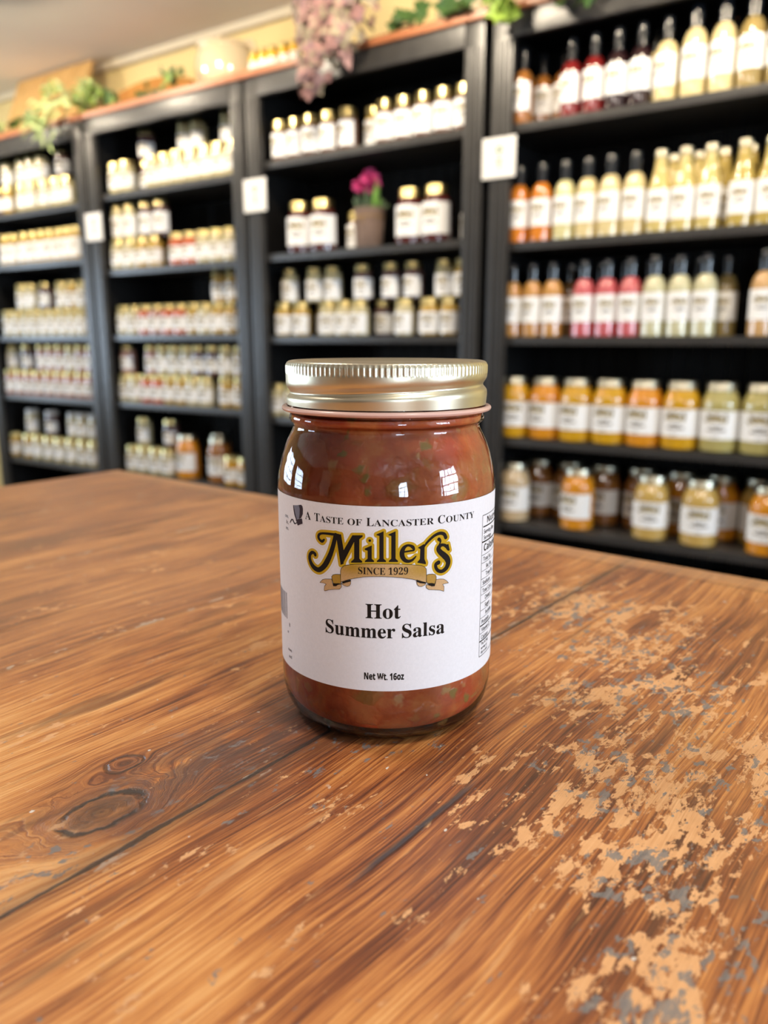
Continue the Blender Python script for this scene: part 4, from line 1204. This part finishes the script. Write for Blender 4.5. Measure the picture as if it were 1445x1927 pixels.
# foliage: every sprig is a thing of its own, stem and leaves its parts
def ivy_leaf(bm, p, d, size, mi=0):
    d = Vector(d).normalized()
    s = d.cross(Vector((random.uniform(-.5, .5), -1, random.uniform(-.3, .6))))
    if s.length < 1e-3: s = Vector((1, 0, 0))
    s.normalize(); up = s.cross(d)
    out = [(0, 0), (.28, -.12), (.52, .10), (.36, .34), (.50, .58), (.22, .62), (0, 1.0), (-.22, .62), (-.50, .58), (-.36, .34), (-.52, .10), (-.28, -.12)]
    c = bm.verts.new(Vector(p) + d * size * .35 - up * size * .08)
    vs = [bm.verts.new(Vector(p) + s * x * size + d * y * size + up * abs(x) * size * .25) for x, y in out]
    for i in range(len(vs)):
        f = bm.faces.new((c, vs[i], vs[(i + 1) % len(vs)])); f.material_index = mi
def sprig(name, label, path, n, size, m, cat='ivy', narrow=False, spread=.03, group='sprigs on top of the bookcases', m2=None, frac2=.4):
    o0 = Vector(path[0])
    root = tag(empty(name, W(*path[0]), ROTW), label, cat, group)
    loc = [Vector(p) - o0 for p in path]
    q = crom([tuple(v) for v in loc], 8)
    bm = bmesh.new()
    tube(bm, q, .0018, 5)
    link('stem', finish(bm, 'stem'), root, [M_stem])
    bm = bmesh.new()
    for i in range(n):
        p = Vector(random.choice(q)) + Vector((random.uniform(-1, 1), random.uniform(-1, .4), random.uniform(-.5, 1))) * spread
        d = Vector((random.uniform(-1, 1), random.uniform(-1, .1), random.uniform(-.8, .9)))
        sz = size * random.uniform(.7, 1.25)
        mi = 1 if (m2 and random.random() < frac2) else 0
        if narrow: blade(bm, p, p + d.normalized() * sz, sz * .28, sz * .2, mi, 6)
        else: ivy_leaf(bm, p, d, sz, mi)
    for v in bm.verts:            # leaves lie on the board or hang clear of its edge
        zz, dd = v.co.z + o0.z, v.co.y + o0.y
        if zz < BT + .001 and (dd > -.028 or o0.y > -.03):
            if o0.y < -.03: v.co.y = -.028 - o0.y
            else: v.co.z = BT + .001 + random.uniform(0, .002) - o0.z
    link('leaves', finish(bm, 'leaves'), root, [m] + ([m2] if m2 else []))
    return root
M_stem = mat('vine_stem', (.10, .08, .03), .7)
M_ivy = mat('dark_ivy', (.05, .11, .025), .5, vary=.35, scale=60)
M_ivy2 = mat('bright_ivy', (.26, .38, .06), .5, vary=.3, scale=60)
M_pale_leaf = mat('pale_variegated_leaf', (.40, .49, .21), .6, vary=.25, scale=120)
M_mid_leaf = mat('mid_green_leaf', (.20, .30, .05), .55, vary=.3, scale=80)
z = BT
sprig('ivy_sprig', 'dark green ivy trailing at the foot of the light wooden board', [(-3.50, .03, z + .03), (-3.40, .02, z + .015), (-3.28, .01, z + .025), (-3.17, .02, z + .02), (-3.08, .015, z + .03)], 26, .040, M_ivy, m2=M_mid_leaf)
sprig('pale_sprig', 'pale variegated spray drooping over the front of the far-end bookcase', [(-2.84, -.035, z + .06), (-2.90, -.05, z + .03), (-2.98, -.055, z - .02), (-2.92, -.055, z - .07)], 85, .055, M_pale_leaf, 'foliage', True, .040, m2=M_mid_leaf, frac2=.3)
sprig('pale_sprig', 'upper green spray standing before the gap between two wooden boards', [(-2.83, .04, z + .03), (-2.80, .035, z + .06), (-2.75, .035, z + .07), (-2.70, .04, z + .03)], 75, .052, M_pale_leaf, 'foliage', True, .038, m2=M_mid_leaf, frac2=.55)
sprig('ivy_sprig', 'green ivy clump in front of the left end of the arched board', [(-2.64, .03, z + .02), (-2.63, .02, z + .025), (-2.61, .02, z + .02)], 12, .030, M_ivy, m2=M_mid_leaf)
sprig('ivy_sprig', 'small ivy tuft in front of the middle of the arched board', [(-2.52, .05, z + .02), (-2.47, .04, z + .03), (-2.43, .05, z + .02)], 7, .028, M_ivy)
sprig('ivy_sprig', 'ivy tuft between the arched board and the cream crock', [(-2.40, .03, z + .02), (-2.33, .02, z + .04), (-2.27, .01, z + .04), (-2.22, .02, z + .025)], 14, .034, M_ivy, m2=M_mid_leaf)
sprig('ivy_sprig', 'dark ivy leaves just beside the hydrangea on the top board', [(-1.33, .03, z + .01), (-1.31, .01, z + .02), (-1.29, .0, z + .03), (-1.27, .01, z + .02)], 11, .050, M_ivy)
sprig('ivy_sprig', 'dark ivy trailing on the top board above the jar shelves', [(-1.175, .02, z + .02), (-1.15, .01, z + .02), (-1.14, .01, z + .015), (-1.13, .0, z + .012)], 16, .050, M_ivy)
sprig('bright_ivy_sprig', 'bright green leaf cluster hanging at the corner of the nearest bookcase', [(-1.03, -.035, z), (-1.005, -.045, z - .025), (-.985, -.045, z - .05)], 16, .050, M_ivy2, spread=.022, m2=M_mid_leaf, frac2=.25)
sprig('ivy_sprig', 'dark ivy strand hanging on the top rail of the nearest bookcase', [(-.89, -.037, z + .0), (-.86, -.04, z - .01), (-.80, -.045, z - .035), (-.78, -.045, z - .055)], 14, .050, M_ivy)

# dried hydrangea hanging over the edge
root = tag(empty('dried_hydrangea', W(-1.505, -.085, BT + .03), ROTW), 'dusty pink dried hydrangea hanging over the top of the bookcase', 'flower')
def floret_cloud(cens, n, size):
    bm = bmesh.new()
    for i in range(n):
        cx, cz, rx, rz, w_ = random.choices(cens, weights=[c[4] for c in cens])[0]
        th = random.uniform(0, 2 * math.pi); ph = math.acos(random.uniform(-1, 1))
        dv = Vector((math.sin(ph) * math.cos(th), math.sin(ph) * math.sin(th), math.cos(ph)))
        if dv.y > .4: dv.y *= -1
        p = Vector((cx + dv.x * rx, dv.y * min(rx, .055), cz + dv.z * rz))
        up = (dv + Vector((random.uniform(-.4, .4), -.3, random.uniform(-.4, .4)))).normalized()
        a = up.orthogonal().normalized()
        a.rotate(Matrix.Rotation(random.uniform(0, 6.28), 3, up))
        b = up.cross(a)
        mi = random.choices((0, 1, 2), weights=(5, 4, 2))[0]
        for q in range(4):
            d = a * math.cos(q * math.pi / 2) + b * math.sin(q * math.pi / 2)
            sd = up.cross(d)
            s = size * random.uniform(.8, 1.2)
            v = [p, p + d * s * .5 + sd * s * .42 + up * s * .12, p + d * s + up * s * .02, p + d * s * .5 - sd * s * .42 + up * s * .12]
            f = bm.faces.new([bm.verts.new(x) for x in v]); f.material_index = mi
    return finish(bm, 'florets')
z0 = -.03 - BT
cens = [(-.02, .135 , .115, .075, 5), (.06, .09, .10, .06, 3), (-.06, .06, .085, .07, 4), (.05, .03, .085, .055, 3), (-.055, -.01, .075, .06, 3), (.02, -.035, .06, .05, 2), (-.065, -.075, .06, .045, 2), (-.08, -.115, .045, .035, 1.2), (-.10, -.150, .030, .026, .7)]
link('florets', floret_cloud(cens, 620, .021), root, [mat('dusty_pink_petal', (.36, .19, .175), .7, vary=.25, scale=90), mat('faded_green_petal', (.34, .28, .19), .7, vary=.25, scale=90), mat('mauve_petal', (.20, .12, .13), .7, vary=.25, scale=90)])
bm = bmesh.new()
for b, t in (((.03, -.01, -.03), (.065, -.02, -.135)), ((.04, -.01, -.02), (.045, -.015, -.110)), ((.02, -.01, -.04), (.05, -.03, -.10))): blade(bm, b, t, .040, .0, 0, 7, .15)
link('leaf', finish(bm, 'leaf'), root, [mat('withered_leaf', (.24, .14, .14), .7, vary=.3, scale=60)])
bm = bmesh.new()
tube(bm, crom([(.06, .10, .0), (.04, .06, .03), (.0, .02, .06), (-.05, .01, -.02), (-.09, .0, -.13)], 6), .004, 6)
link('stem', finish(bm, 'stem'), root, [M_stem])
